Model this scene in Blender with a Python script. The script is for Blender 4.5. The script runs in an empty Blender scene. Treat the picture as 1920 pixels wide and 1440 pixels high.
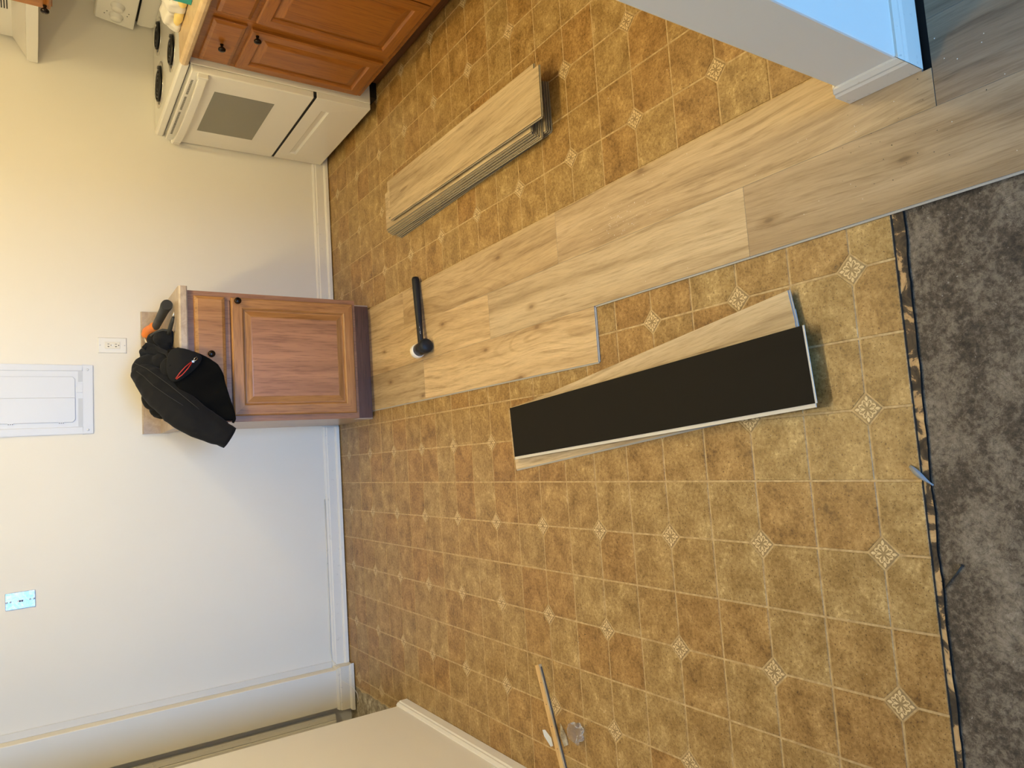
import bpy, bmesh, math, random
from math import sin, cos, pi, radians
from mathutils import Vector, Matrix, noise as mnoise

random.seed(7)
S = bpy.context.scene
COL = S.collection

# ------------------------------------------------------------------ camera
# upright room: X to the right along the back wall, Y towards the back wall, Z up.
# The photograph was stored on its side, so the camera is rolled a quarter turn.
yaw, pitch, roll = radians(6.4786), radians(33.7388), radians(0.2111)
fw = Vector((sin(yaw)*cos(pitch), cos(yaw)*cos(pitch), -sin(pitch)))
rt = Vector((cos(yaw), -sin(yaw), 0))
dn = fw.cross(rt)
r2 = rt*cos(roll) + dn*sin(roll)
d2 = -rt*sin(roll) + dn*cos(roll)
cam = bpy.data.objects.new('camera', bpy.data.cameras.new('camera'))
COL.objects.link(cam)
cam.data.sensor_width = 36.0
cam.data.lens = 1343.33/1920*36.0
cam.data.clip_start = 0.02
cam.matrix_world = Matrix(((d2.x, r2.x, -fw.x, 0), (d2.y, r2.y, -fw.y, 0),
                           (d2.z, r2.z, -fw.z, 1.4824), (0, 0, 0, 1)))
S.camera = cam

# ------------------------------------------------------------------ light
S.view_settings.view_transform = 'Standard'
S.view_settings.look = 'None'
S.view_settings.gamma = 1.0
S.view_settings.use_curve_mapping = False
S.view_settings.exposure = 0.0

w = bpy.data.worlds.new('world'); S.world = w; w.use_nodes = True
w.node_tree.nodes['Background'].inputs[0].default_value = (0.62, 0.80, 1.0, 1)
w.node_tree.nodes['Background'].inputs[1].default_value = 0.30

def lamp(name, kind, loc, energy, color, size, rot=(0, 0, 0), size_y=None):
    L = bpy.data.lights.new(name, kind)
    L.energy = energy; L.color = color
    if kind == 'AREA':
        L.size = size
        if size_y: L.shape = 'RECTANGLE'; L.size_y = size_y
    else:
        L.shadow_soft_size = size
    o = bpy.data.objects.new(name, L); COL.objects.link(o)
    o.location = loc; o.rotation_euler = rot
    return o
WARM = (1.0, 0.815, 0.405)
lamp('kitchen_ceiling_light', 'POINT', (1.07, 2.30, 2.34), 13, WARM, 0.07)
lamp('kitchen_second_light', 'POINT', (1.65, 2.30, 2.34), 35, WARM, 0.07)
lamp('dining_ceiling_light', 'POINT', (0.03, 2.20, 2.36), 47, WARM, 0.11)
lamp('window_daylight', 'AREA', (-0.05, -6.20, 1.275), 425, (0.19, 0.48, 1.0), 2.1, (radians(90), 0, 0), 1.75)

# ------------------------------------------------------------------ materials
def mat(name, col=(0.8, 0.8, 0.8), rough=0.5, metal=0.0, **kw):
    m = bpy.data.materials.new(name); m.use_nodes = True
    b = m.node_tree.nodes['Principled BSDF']
    b.inputs['Base Color'].default_value = (*col, 1)
    b.inputs['Roughness'].default_value = rough
    b.inputs['Metallic'].default_value = metal
    for k, v in kw.items(): b.inputs[k].default_value = v
    return m
class NT:
    """small helper to wire shader nodes"""
    def __init__(s, m):
        s.t = m.node_tree; s.b = s.t.nodes['Principled BSDF']
    def n(s, kind, **kw):
        nd = s.t.nodes.new(kind)
        for k, v in kw.items():
            if k in nd.inputs: nd.inputs[k].default_value = v
            else: setattr(nd, k, v)
        return nd
    def l(s, a, b): s.t.links.new(a, b)
    def coord(s, which='Object', scale=(1, 1, 1), rnd=0.0, loc=(0, 0, 0)):
        if which == 'World': c = s.n('ShaderNodeNewGeometry').outputs['Position']
        else: c = s.n('ShaderNodeTexCoord').outputs[which]
        if rnd:
            oi = s.n('ShaderNodeObjectInfo')
            cb = s.n('ShaderNodeCombineXYZ')
            m1 = s.n('ShaderNodeMath', operation='MULTIPLY'); m1.inputs[1].default_value = rnd
            s.l(oi.outputs['Random'], m1.inputs[0]); 
            for k in range(3): s.l(m1.outputs[0], cb.inputs[k])
            ad = s.n('ShaderNodeVectorMath', operation='ADD')
            s.l(c, ad.inputs[0]); s.l(cb.outputs[0], ad.inputs[1]); c = ad.outputs[0]
        mp = s.n('ShaderNodeMapping'); mp.inputs['Scale'].default_value = scale
        mp.inputs['Location'].default_value = loc
        s.l(c, mp.inputs[0]); return mp.outputs[0]
    def noise(s, vec, scale, detail=4, rough=0.55, dist=0.0):
        nd = s.n('ShaderNodeTexNoise'); nd.inputs['Scale'].default_value = scale
        nd.inputs['Detail'].default_value = detail; nd.inputs['Roughness'].default_value = rough
        nd.inputs['Distortion'].default_value = dist
        s.l(vec, nd.inputs['Vector']); return nd.outputs[0]
    def ramp(s, fac, stops, interp='LINEAR'):
        r = s.n('ShaderNodeValToRGB'); cr = r.color_ramp; cr.interpolation = interp
        while len(cr.elements) < len(stops): cr.elements.new(0.5)
        for e, (p, c) in zip(cr.elements, stops):
            e.position = p; e.color = (*c, 1) if len(c) == 3 else c
        s.l(fac, r.inputs[0]); return r.outputs[0]
    def mix(s, a, b, fac, mode='MIX'):
        m = s.n('ShaderNodeMix', data_type='RGBA', blend_type=mode)
        for i, v in ((6, a), (7, b)):
            if isinstance(v, tuple): m.inputs[i].default_value = (*v, 1)
            else: s.l(v, m.inputs[i])
        if isinstance(fac, float): m.inputs[0].default_value = fac
        else: s.l(fac, m.inputs[0])
        return m.outputs[2]
    def math(s, op, a, b=0.0):
        m = s.n('ShaderNodeMath', operation=op)
        for i, v in ((0, a), (1, b)):
            if isinstance(v, (int, float)): m.inputs[i].default_value = v
            else: s.l(v, m.inputs[i])
        return m.outputs[0]
    def color(s, c): s.l(c, s.b.inputs['Base Color'])
    def bump(s, h, strength=0.2, dist=0.002):
        b = s.n('ShaderNodeBump'); b.inputs['Strength'].default_value = strength
        b.inputs['Distance'].default_value = dist
        s.l(h, b.inputs['Height']); s.l(b.outputs[0], s.b.inputs['Normal'])

def paint(name, col, rough=0.55, bump=0.12, scale=140, dirt=0.0):
    m = mat(name, col, rough); t = NT(m)
    v = t.coord('World'); n = t.noise(v, scale, 3)
    big = t.noise(v, 2.2, 3)
    c = t.mix(tuple(x*0.965 for x in col), tuple(min(1, x*1.02) for x in col), big)
    if dirt:
        d = t.ramp(t.noise(v, 30, 6, 0.7), [(0.60, (0, 0, 0)), (0.72, (1, 1, 1))])
        c = t.mix(c, tuple(x*0.45 for x in col), t.math('MULTIPLY', d, dirt))
    t.color(c); t.bump(n, bump, 0.001)
    return m

M = {}
M['wall'] = paint('wall_paint', (0.80, 0.755, 0.67), 0.6)
M['trim'] = paint('trim_paint', (0.80, 0.755, 0.68), 0.4, 0.15, 60, dirt=0.35)
M['trimworn'] = paint('worn_trim_paint', (0.74, 0.69, 0.60), 0.45, 0.25, 50, dirt=0.9)
M['ceiling'] = paint('ceiling_paint', (0.8, 0.78, 0.72), 0.7)
M['white'] = mat('white_enamel', (0.80, 0.775, 0.72), 0.22, **{'Coat Weight': 0.3})
M['whitepl'] = mat('white_plastic', (0.80, 0.77, 0.70), 0.35)
M['panelpaint'] = mat('painted_steel', (0.69, 0.70, 0.735), 0.4)
M['steel_and_shade'] = mat('grey_steel_and_shade', (0.56, 0.57, 0.60), 0.45)  # grey screws, and the recess shade coloured onto the breaker panel
M['stripgrey'] = paint('grey_strip_paint', (0.70, 0.665, 0.60), 0.5)
M['black'] = mat('black_plastic', (0.012, 0.012, 0.013), 0.35)
M['gapblack'] = mat('dark_gap', (0.006, 0.006, 0.007), 0.8)
M['bronze'] = mat('dark_bronze', (0.018, 0.012, 0.010), 0.22, 0.7)
M['chrome'] = mat('chrome', (0.72, 0.70, 0.66), 0.22, 1.0)
M['coil'] = mat('burner_coil', (0.018, 0.017, 0.017), 0.45, 0.3)
M['glass'] = mat('oven_window_glass', (0.17, 0.165, 0.13), 0.12, **{'Coat Weight': 0.6})
M['core'] = mat('plank_core_grey', (0.30, 0.30, 0.30), 0.5)
M['coredark'] = mat('plank_core_shade', (0.085, 0.08, 0.07), 0.7)  # darker core for the far stack; shade between its planks put into the colour
M['coremid'] = mat('plank_groove_lip', (0.30, 0.255, 0.19), 0.55)
M['corelight'] = mat('plank_lip_grey', (0.40, 0.39, 0.375), 0.55)
M['liplight'] = mat('plank_lip_pale', (0.64, 0.61, 0.56), 0.5)
M['pad'] = mat('plank_black_pad', (0.013, 0.011, 0.0085), 0.7, **{'Specular IOR Level': 0.12})
M['orange'] = mat('orange_rubber', (0.80, 0.21, 0.02), 0.5)
M['rubber'] = mat('dark_rubber', (0.022, 0.022, 0.020), 0.6)
M['malletblack'] = mat('black_rubber_face', (0.011, 0.012, 0.015), 0.5, **{'Specular IOR Level': 0.3})
M['malletwhite'] = mat('white_rubber_face', (0.80, 0.74, 0.64), 0.5)
M['steel'] = mat('steel', (0.55, 0.54, 0.52), 0.3, 1.0)
M['teal'] = mat('teal_card', (0.03, 0.30, 0.29), 0.5)
M['bag'] = mat('thin_white_plastic', (0.82, 0.78, 0.72), 0.35, **{'Transmission Weight': 0.15})
M['bagyellow'] = mat('yellow_plastic', (0.80, 0.62, 0.22), 0.4)
M['clear'] = mat('clear_wrapper', (0.80, 0.77, 0.74), 0.12, **{'Transmission Weight': 0.92, 'IOR': 1.15})
M['red'] = mat('red_zipper', (0.42, 0.02, 0.015), 0.5)
M['crumb'] = mat('pale_crumbs', (0.85, 0.80, 0.68), 0.7)
M['sliver'] = mat('grey_vinyl_sliver', (0.27, 0.28, 0.30), 0.35)
M['slot'] = mat('socket_slot', (0.05, 0.04, 0.025), 0.6)
M['almond'] = mat('almond_plastic', (0.80, 0.74, 0.60), 0.35)

# galvanised plate
m = M['galv'] = mat('galvanised_steel', (0.62, 0.70, 0.78), 0.32, 0.85); t = NT(m)
n = t.noise(t.coord('Object'), 38, 5, 0.6, 1.5)
t.color(t.ramp(n, [(0.35, (0.36, 0.43, 0.52)), (0.5, (0.50, 0.56, 0.64)), (0.66, (0.74, 0.78, 0.82))]))

def oak(name, dark, mid, light, axis='Z', scale=1.0, rough=0.34):
    """honey oak with grain along axis"""
    m = mat(name, mid, rough, **{'Coat Weight': 0.25, 'Coat Roughness': 0.25}); t = NT(m)
    sc = {'Z': (1, 1, 0.06), 'Y': (1, 0.06, 1), 'X': (0.06, 1, 1)}[axis]
    v = t.coord('World', tuple(s*scale for s in sc), 0)
    a = t.noise(v, 26, 4, 0.6, 0.6); b = t.noise(v, 150, 3, 0.6)
    c = t.ramp(a, [(0.28, dark), (0.48, mid), (0.72, light)])
    c2 = t.ramp(b, [(0.36, tuple(x*0.62 for x in dark)), (0.50, (1, 1, 1))])
    t.color(t.mix(c, c2, 0.33, 'MULTIPLY')); t.bump(b, 0.10, 0.0006)
    return m
OAK = ((0.27, 0.115, 0.036), (0.36, 0.162, 0.050), (0.45, 0.220, 0.075))
KOAK = ((0.25, 0.082, 0.009), (0.30, 0.102, 0.012), (0.36, 0.130, 0.018))
M['oak'] = oak('oak_upright_grain', *OAK, 'Z')
M['oakx'] = oak('oak_cross_grain', *OAK, 'X')
M['oaky'] = oak('oak_long_grain', *OAK, 'Y')
OAKF = ((0.25, 0.115, 0.062), (0.31, 0.146, 0.078), (0.36, 0.18, 0.095))
M['oakframe'] = oak('oak_face_frame', *OAKF, 'Z')
M['oakkick'] = oak('dark_toe_kick', (0.105, 0.042, 0.025), (0.135, 0.055, 0.032), (0.165, 0.068, 0.041), 'X')
M['kickbrown'] = oak('brown_toe_kick', (0.12, 0.045, 0.016), (0.15, 0.058, 0.02), (0.18, 0.07, 0.026), 'Y')
M['koak'] = oak('kitchen_oak_upright', *KOAK, 'Z')
M['koaky'] = oak('kitchen_oak_long', *KOAK, 'Y')
M['oakpanel'] = oak('oak_door_panel', (0.28, 0.125, 0.055), (0.37, 0.168, 0.075), (0.46, 0.22, 0.100), 'Z')
M['birch'] = oak('cabinet_side_veneer', (0.46, 0.33, 0.22), (0.50, 0.36, 0.24), (0.54, 0.40, 0.27), 'Z')

# laminate worktop
def laminate(name, a, b, c):
    m = mat(name, b, 0.35); t = NT(m); v = t.coord('World')
    n = t.noise(v, 16, 7, 0.65, 1.2); n2 = t.noise(v, 60, 4, 0.6)
    col = t.ramp(n, [(0.32, a), (0.5, b), (0.63, c)])
    vein = t.ramp(t.noise(v, 11, 5, 0.6, 2.5), [(0.485, (0, 0, 0)), (0.5, (0.8, 0.8, 0.8)), (0.515, (0, 0, 0))])
    col = t.mix(col, tuple(min(1, x*1.35) for x in c), t.math('MULTIPLY', vein, 0.35))
    t.color(t.mix(col, tuple(x*0.85 for x in b), t.math('MULTIPLY', n2, 0.5))); return m
M['laminate'] = laminate('stone_laminate', (0.36, 0.27, 0.19), (0.44, 0.34, 0.25), (0.53, 0.43, 0.33))
M['laminate2'] = laminate('beige_laminate', (0.52, 0.36, 0.20), (0.60, 0.43, 0.25), (0.66, 0.50, 0.31))

# vinyl tile print
OX, OY, TS = 0.3448, 0.8528, 0.1524
m = M['tile'] = mat('vinyl_tile_print', (0.4, 0.25, 0.1), 0.42); t = NT(m)
v = t.coord('World')
sn = t.n('ShaderNodeVectorMath', operation='SNAP'); sn.inputs[1].default_value = (TS, TS, 10)
mp = t.n('ShaderNodeMapping'); mp.inputs['Location'].default_value = (-OX+40*TS, -OY+40*TS, 5)
t.l(v, mp.inputs[0]); t.l(mp.outputs[0], sn.inputs[0])
wn = t.n('ShaderNodeTexWhiteNoise'); t.l(sn.outputs[0], wn.inputs['Vector'])
n1 = t.noise(v, 15, 6, 0.62, 0.4); n2 = t.noise(v, 95, 5, 0.7); n3 = t.noise(v, 3.0, 2)
fac = t.math('ADD', t.math('MULTIPLY', n1, 0.66), t.math('MULTIPLY', n2, 0.62))
fac = t.math('SUBTRACT', fac, 0.08)
fac = t.math('ADD', fac, t.math('MULTIPLY', t.math('SUBTRACT', wn.outputs[0], 0.5), 0.060))
c = t.ramp(fac, [(0.34, (0.105, 0.050, 0.008)), (0.45, (0.218, 0.121, 0.030)), (0.55, (0.304, 0.180, 0.056)),
                 (0.66, (0.405, 0.262, 0.098)), (0.78, (0.60, 0.425, 0.195))])
hue = t.ramp(wn.outputs[0], [(0.0, (1.05, 0.97, 0.90)), (0.5, (1, 1, 1)), (1.0, (0.97, 1.01, 1.06))])
c = t.mix(c, hue, 1.0, 'MULTIPLY')
spk = t.ramp(t.noise(v, 210, 3, 0.5), [(0.33, (0.30, 0.22, 0.14)), (0.40, (1, 1, 1))])
c = t.mix(c, spk, 0.8, 'MULTIPLY')
t.color(c); t.bump(n2, 0.25, 0.0008)

m = M['grout'] = mat('vinyl_grout_print', (0.47, 0.315, 0.145), 0.5); t = NT(m)
n = t.noise(t.coord('World'), 60, 5, 0.6)
t.color(t.ramp(n, [(0.3, (0.33, 0.215, 0.095)), (0.5, (0.46, 0.32, 0.155)), (0.7, (0.58, 0.43, 0.23))]))
m = M['insetdark'] = mat('inset_taupe', (0.24, 0.17, 0.095), 0.45); t = NT(m)
t.color(t.ramp(t.noise(t.coord('World'), 120, 4), [(0.3, (0.235, 0.150, 0.062)), (0.7, (0.34, 0.23, 0.105))]))
m = M['insetlight'] = mat('inset_cream', (0.60, 0.46, 0.28), 0.45); t = NT(m)
t.color(t.ramp(t.noise(t.coord('World'), 200, 4), [(0.3, (0.58, 0.43, 0.22)), (0.7, (0.78, 0.62, 0.36))]))

# luxury vinyl plank print
def lvp(name, tint=(1, 1, 1)):
    m = mat(name, (0.5, 0.38, 0.25), 0.46); t = NT(m)
    v = t.coord('Object', (1, 0.055, 1), 37.0)
    wv = t.noise(t.coord('Object', (1, 0.42, 1), 37.0), 2.6, 2, 0.4)
    dv = t.n('ShaderNodeVectorMath', operation='MULTIPLY_ADD')
    cb = t.n('ShaderNodeCombineXYZ'); t.l(wv, cb.inputs[0])
    dv.inputs[1].default_value = (0.10, 0, 0)
    t.l(cb.outputs[0], dv.inputs[0]); t.l(v, dv.inputs[2]); v2 = dv.outputs[0]
    a = t.noise(v2, 13, 3, 0.5, 0.2); b = t.noise(v2, 70, 5, 0.68, 0.2); f = t.noise(v2, 240, 4, 0.65)
    base = t.ramp(a, [(0.28, (0.36, 0.262, 0.150)), (0.42, (0.455, 0.343, 0.208)), (0.54, (0.53, 0.412, 0.260)), (0.75, (0.59, 0.470, 0.310))])
    st = t.ramp(b, [(0.30, (0.52, 0.45, 0.36)), (0.42, (0.86, 0.83, 0.79)), (0.50, (1.0, 1.0, 1.0)), (0.66, (1.12, 1.12, 1.10))])
    c = t.mix(base, st, 0.85, 'MULTIPLY')
    fn = t.ramp(f, [(0.34, (0.80, 0.77, 0.71)), (0.50, (1, 1, 1)), (0.64, (1.10, 1.10, 1.08))])
    c = t.mix(c, fn, 0.7, 'MULTIPLY')
    # cathedral arcs: nested rings stretched along the board
    cv = t.n('ShaderNodeVectorMath', operation='MULTIPLY_ADD'); cv.inputs[1].default_value = (0.30, 0.30, 0)
    cb2 = t.n('ShaderNodeCombineXYZ'); t.l(wv, cb2.inputs[0]); t.l(wv, cb2.inputs[1])
    t.l(cb2.outputs[0], cv.inputs[0]); t.l(t.coord('Object', (1, 0.13, 1), 37.0), cv.inputs[2])
    vo2 = t.n('ShaderNodeTexVoronoi'); vo2.inputs['Scale'].default_value = 3.6; t.l(cv.outputs[0], vo2.inputs['Vector'])
    ringw = t.math('SINE', t.math('MULTIPLY', vo2.outputs['Distance'], 95.0))
    near_ = t.ramp(vo2.outputs['Distance'], [(0.10, (1, 1, 1)), (0.34, (0, 0, 0))])
    rr = t.ramp(ringw, [(0.55, (1, 1, 1)), (0.95, (0.70, 0.64, 0.56))])
    c = t.mix(c, rr, t.math('MULTIPLY', near_, 0.55), 'MULTIPLY')
    # sparse knots and short dark cracks
    vo = t.n('ShaderNodeTexVoronoi', voronoi_dimensions='2D'); vo.inputs['Scale'].default_value = 3.0
    t.l(t.coord('Object', (1.5, 0.62, 1), 37.0), vo.inputs['Vector'])
    kn = t.ramp(vo.outputs['Distance'], [(0.016, (0.26, 0.17, 0.10)), (0.034, (0.68, 0.60, 0.50)), (0.085, (1, 1, 1))])
    c = t.mix(c, kn, 0.7, 'MULTIPLY')
    ck = t.ramp(t.noise(t.coord('Object', (1, 0.08, 1), 51.0), 36, 2, 0.5), [(0.745, (1, 1, 1)), (0.78, (0.42, 0.32, 0.22))])
    c = t.mix(c, ck, 0.6, 'MULTIPLY')
    oi = t.n('ShaderNodeObjectInfo')
    br = t.ramp(oi.outputs['Random'], [(0.0, (0.95, 0.945, 0.94)), (0.5, (1, 1, 1)), (1.0, (1.04, 1.03, 1.01))])
    c = t.mix(c, br, 1.0, 'MULTIPLY')
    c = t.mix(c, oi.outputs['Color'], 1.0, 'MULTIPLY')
    t.color(c); t.bump(b, 0.12, 0.0006); return m
M['lvp'] = lvp('vinyl_plank_oak_print')

# bare concrete with old adhesive
m = M['concrete'] = mat('stained_concrete', (0.3, 0.28, 0.26), 0.75); t = NT(m); v = t.coord('World')
vs = t.coord('World', (0.55, 1.5, 1))
n1 = t.noise(v, 10, 8, 0.70, 0.3); n2 = t.noise(v, 85, 8, 0.78, 0.3); n3 = t.noise(vs, 4.2, 4, 0.55, 0.6)
fac = t.math('ADD', t.math('MULTIPLY', n1, 0.34), t.math('ADD', t.math('MULTIPLY', n2, 0.46), t.math('MULTIPLY', n3, 0.28)))
c = t.ramp(fac, [(0.43, (0.032, 0.022, 0.014)), (0.505, (0.085, 0.064, 0.044)), (0.555, (0.175, 0.140, 0.102)), (0.63, (0.275, 0.230, 0.176)), (0.76, (0.46, 0.41, 0.33))])
ed = t.math('ABSOLUTE', t.math('SUBTRACT', t.noise(v, 17, 8, 0.72, 1.6), 0.5))
cr = t.ramp(ed, [(0.0, (0.30, 0.27, 0.25)), (0.016, (1, 1, 1))])
c = t.mix(c, cr, 0.75, 'MULTIPLY')
wsp = t.ramp(t.noise(v, 130, 4, 0.6), [(0.68, (0, 0, 0)), (0.74, (1, 1, 1))])
c = t.mix(c, (0.55, 0.53, 0.49), t.math('MULTIPLY', wsp, 0.55))
t.color(c); t.bump(t.math('ADD', n2, n1), 0.5, 0.004)

m = M['underlay'] = mat('torn_underlayment', (0.5, 0.4, 0.25), 0.8); t = NT(m); v = t.coord('World')
n = t.noise(v, 21, 6, 0.6, 0.8)
t.color(t.ramp(n, [(0.42, (0.040, 0.026, 0.014)), (0.52, (0.10, 0.066, 0.034)), (0.545, (0.44, 0.27, 0.115)), (0.68, (0.66, 0.44, 0.20))]))
t.bump(n, 0.6, 0.003)
m = M['underedge_shade'] = mat('underlayment_edge_shade', (0.012, 0.009, 0.007), 0.95, **{'Specular IOR Level': 0.1})  # near-black colour stands in for the shadow line along this edge
m = M['debris'] = mat('dusty_debris', (0.30, 0.25, 0.18), 0.9); t = NT(m); v = t.coord('World')
n = t.noise(v, 26, 7, 0.7, 0.6)
t.color(t.ramp(n, [(0.35, (0.13, 0.10, 0.065)), (0.52, (0.33, 0.28, 0.20)), (0.7, (0.62, 0.56, 0.44))])); t.bump(n, 0.5, 0.003)
m = M['pine'] = mat('raw_pine', (0.62, 0.40, 0.17), 0.6); t = NT(m)
n = t.noise(t.coord('Object', (0.08, 1, 1)), 120, 4); t.color(t.ramp(n, [(0.3, (0.52, 0.32, 0.125)), (0.7, (0.68, 0.46, 0.21))]))
m = M['fleece'] = mat('black_fleece', (0.011, 0.011, 0.012), 0.95, **{'Sheen Weight': 0.04, 'Sheen Roughness': 0.5, 'Specular IOR Level': 0.15}); t = NT(m)
n = t.noise(t.coord('Object'), 500, 2); t.bump(n, 0.3, 0.001)
lint = t.ramp(t.noise(t.coord('Object'), 70, 2), [(0.775, (0.011, 0.011, 0.012)), (0.80, (0.09, 0.09, 0.085))]); t.color(lint)
M['fleecein'] = mat('black_fleece_lining', (0.0035, 0.0035, 0.0035), 0.95, **{'Specular IOR Level': 0.1})
M['seam'] = mat('jacket_stitching', (0.035, 0.035, 0.036), 0.8)

# ------------------------------------------------------------------ builders
class MB:
    def __init__(s): s.v = []; s.f = []; s.m = []; s.sm = []
    def add(s, vs, fs, m=0, smooth=False):
        o = len(s.v); s.v += [Vector(p) for p in vs]
        for f in fs: s.f.append([o+i for i in f]); s.m.append(m); s.sm.append(smooth)
        return s
    def box(s, x0, x1, y0, y1, z0, z1, m=0, rot=None):
        p = [Vector((x, y, z)) for z in (z0, z1) for y in (y0, y1) for x in (x0, x1)]
        if rot:
            c = Vector(((x0+x1)/2, (y0+y1)/2, (z0+z1)/2)); p = [rot @ (q-c)+c for q in p]
        return s.add(p, [(0, 2, 3, 1), (4, 5, 7, 6), (0, 1, 5, 4), (2, 6, 7, 3), (0, 4, 6, 2), (1, 3, 7, 5)], m)
    def prism(s, poly, a0, a1, axis='X', m=0, caps=True, smooth=False):
        """poly of (u,v); axis X: (y,z), Y: (x,z), Z: (x,y)"""
        def P(u, v, a):
            return {'X': (a, u, v), 'Y': (u, a, v), 'Z': (u, v, a)}[axis]
        n = len(poly)
        vs = [P(u, v, a0) for u, v in poly]+[P(u, v, a1) for u, v in poly]
        fs = [(i, (i+1) % n, n+(i+1) % n, n+i) for i in range(n)]
        s.add(vs, fs, m, smooth)
        if caps: s.add(vs, [list(range(n))[::-1], list(range(n, 2*n))], m)
        return s
    def tube(s, pts, rad, seg=10, m=0, caps=True, squash=1.0, smooth=True, up=(0, 0, 1)):
        pts = [Vector(p) for p in pts]; n = len(pts)
        if isinstance(rad, (int, float)): rad = [rad]*n
        rings = []; ref = Vector(up)
        for i, p in enumerate(pts):
            d = (pts[min(i+1, n-1)]-pts[max(i-1, 0)]).normalized()
            u = ref-d*ref.dot(d)
            if u.length < 1e-4: u = Vector((1, 0, 0))-d*d.x
            u.normalize(); ref = u; w = d.cross(u)
            rings.append([p+(u*cos(2*pi*k/seg)*squash+w*sin(2*pi*k/seg))*rad[i] for k in range(seg)])
        vs = [q for r in rings for q in r]
        fs = [(i*seg+k, i*seg+(k+1) % seg, (i+1)*seg+(k+1) % seg, (i+1)*seg+k) for i in range(n-1) for k in range(seg)]
        s.add(vs, fs, m, smooth)
        if caps: s.add(vs, [list(range(seg))[::-1], [(n-1)*seg+k for k in range(seg)]], m)
        return s
    def lathe(s, prof, c=(0, 0, 0), axis=(0, 0, 1), seg=20, m=0):
        """prof list of (r, h) along axis from c"""
        ax = Vector(axis).normalized(); c = Vector(c)
        u = ax.orthogonal().normalized(); w = ax.cross(u)
        vs = [c+ax*h+(u*cos(2*pi*k/seg)+w*sin(2*pi*k/seg))*r for r, h in prof for k in range(seg)]
        fs = [(i*seg+k, i*seg+(k+1) % seg, (i+1)*seg+(k+1) % seg, (i+1)*seg+k) for i in range(len(prof)-1) for k in range(seg)]
        s.add(vs, fs, m, True)
        if prof[0][0] > 1e-5: s.add(vs, [list(range(seg))[::-1]], m)
        if prof[-1][0] > 1e-5: s.add(vs, [[(len(prof)-1)*seg+k for k in range(seg)]], m)
        return s
    def ball(s, c, r, sq=(1, 1, 1), seg=14, rings=9, m=0):
        vs = []; fs = []
        for i in range(rings+1):
            a = pi*i/rings
            for k in range(seg):
                b = 2*pi*k/seg
                vs.append((c[0]+r*sq[0]*sin(a)*cos(b), c[1]+r*sq[1]*sin(a)*sin(b), c[2]+r*sq[2]*cos(a)))
        for i in range(rings):
            for k in range(seg): fs.append((i*seg+k, i*seg+(k+1) % seg, (i+1)*seg+(k+1) % seg, (i+1)*seg+k))
        return s.add(vs, fs, m, True)

WL = {}                                                     # world location of every empty / part origin
def link(name, mb, mats, parent=None, origin=None, bevel=0.0, bseg=2, fix=True):
    """ONE mesh object from the builder; coordinates in mb are world coordinates"""
    if not isinstance(mats, (list, tuple)): mats = [mats]
    po = WL.get(parent.name, Vector((0, 0, 0))) if parent else Vector((0, 0, 0))
    if origin is None:
        if mb.v:
            xs = [p.x for p in mb.v]; ys = [p.y for p in mb.v]; zs = [p.z for p in mb.v]
            origin = Vector(((min(xs)+max(xs))/2, (min(ys)+max(ys))/2, min(zs)))
        else: origin = Vector((0, 0, 0))
    origin = Vector(origin)
    me = bpy.data.meshes.new(name)
    me.from_pydata([p-origin for p in mb.v], [], mb.f)
    for mm in mats: me.materials.append(M[mm])
    me.polygons.foreach_set('material_index', mb.m)
    me.polygons.foreach_set('use_smooth', mb.sm)
    if fix:
        bm = bmesh.new(); bm.from_mesh(me)
        bmesh.ops.remove_doubles(bm, verts=bm.verts, dist=1e-6)
        bmesh.ops.recalc_face_normals(bm, faces=bm.faces); bm.to_mesh(me); bm.free()
    o = bpy.data.objects.new(name, me); COL.objects.link(o)
    o.location = origin-po
    if parent: o.parent = parent
    WL[o.name] = origin
    if bevel:
        b = o.modifiers.new('bevel', 'BEVEL'); b.width = bevel; b.segments = bseg; b.limit_method = 'ANGLE'; b.angle_limit = radians(40)
    return o
def thing(name, loc, label, cat, group=None):
    o = bpy.data.objects.new(name, None); COL.objects.link(o); o.location = loc
    o.empty_display_size = 0.05
    WL[o.name] = Vector(loc); tag(o, label, cat, group); return o
def tag(o, label, cat, group=None):
    o['label'] = label; o['category'] = cat
    if group: o['group'] = group
    return o
def struct(name, mb, mats, parent=None, **kw):
    o = link(name, mb, mats, parent, **kw)
    if not parent: o['kind'] = 'structure'
    return o

# ================================================================== room shell
BW = 4.05                                                   # back wall plane
mb = MB().box(-2.6, 2.60, BW, BW+0.12, -0.02, 2.44)
struct('wall_back', mb, 'wall')
mb = MB().box(2.47, 2.60, 0.80, BW, -0.02, 2.44)
struct('wall_right', mb, 'wall')
mb = MB().box(-1.29, -1.155, -6.2, 3.265, -0.02, 2.44)
struct('wall_left', mb, 'wall', bevel=0.006)
# partition between kitchen and living room, its end faces the camera's right
mb = MB().box(0.715, 3.6, 0.669, 0.797, -0.02, 2.44)
struct('wall_partition', mb, 'wall', bevel=0.004)
mb = MB().box(3.6, 3.72, -6.32, 0.80, -0.02, 2.44)
struct('wall_living_right', mb, 'wall')
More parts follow.
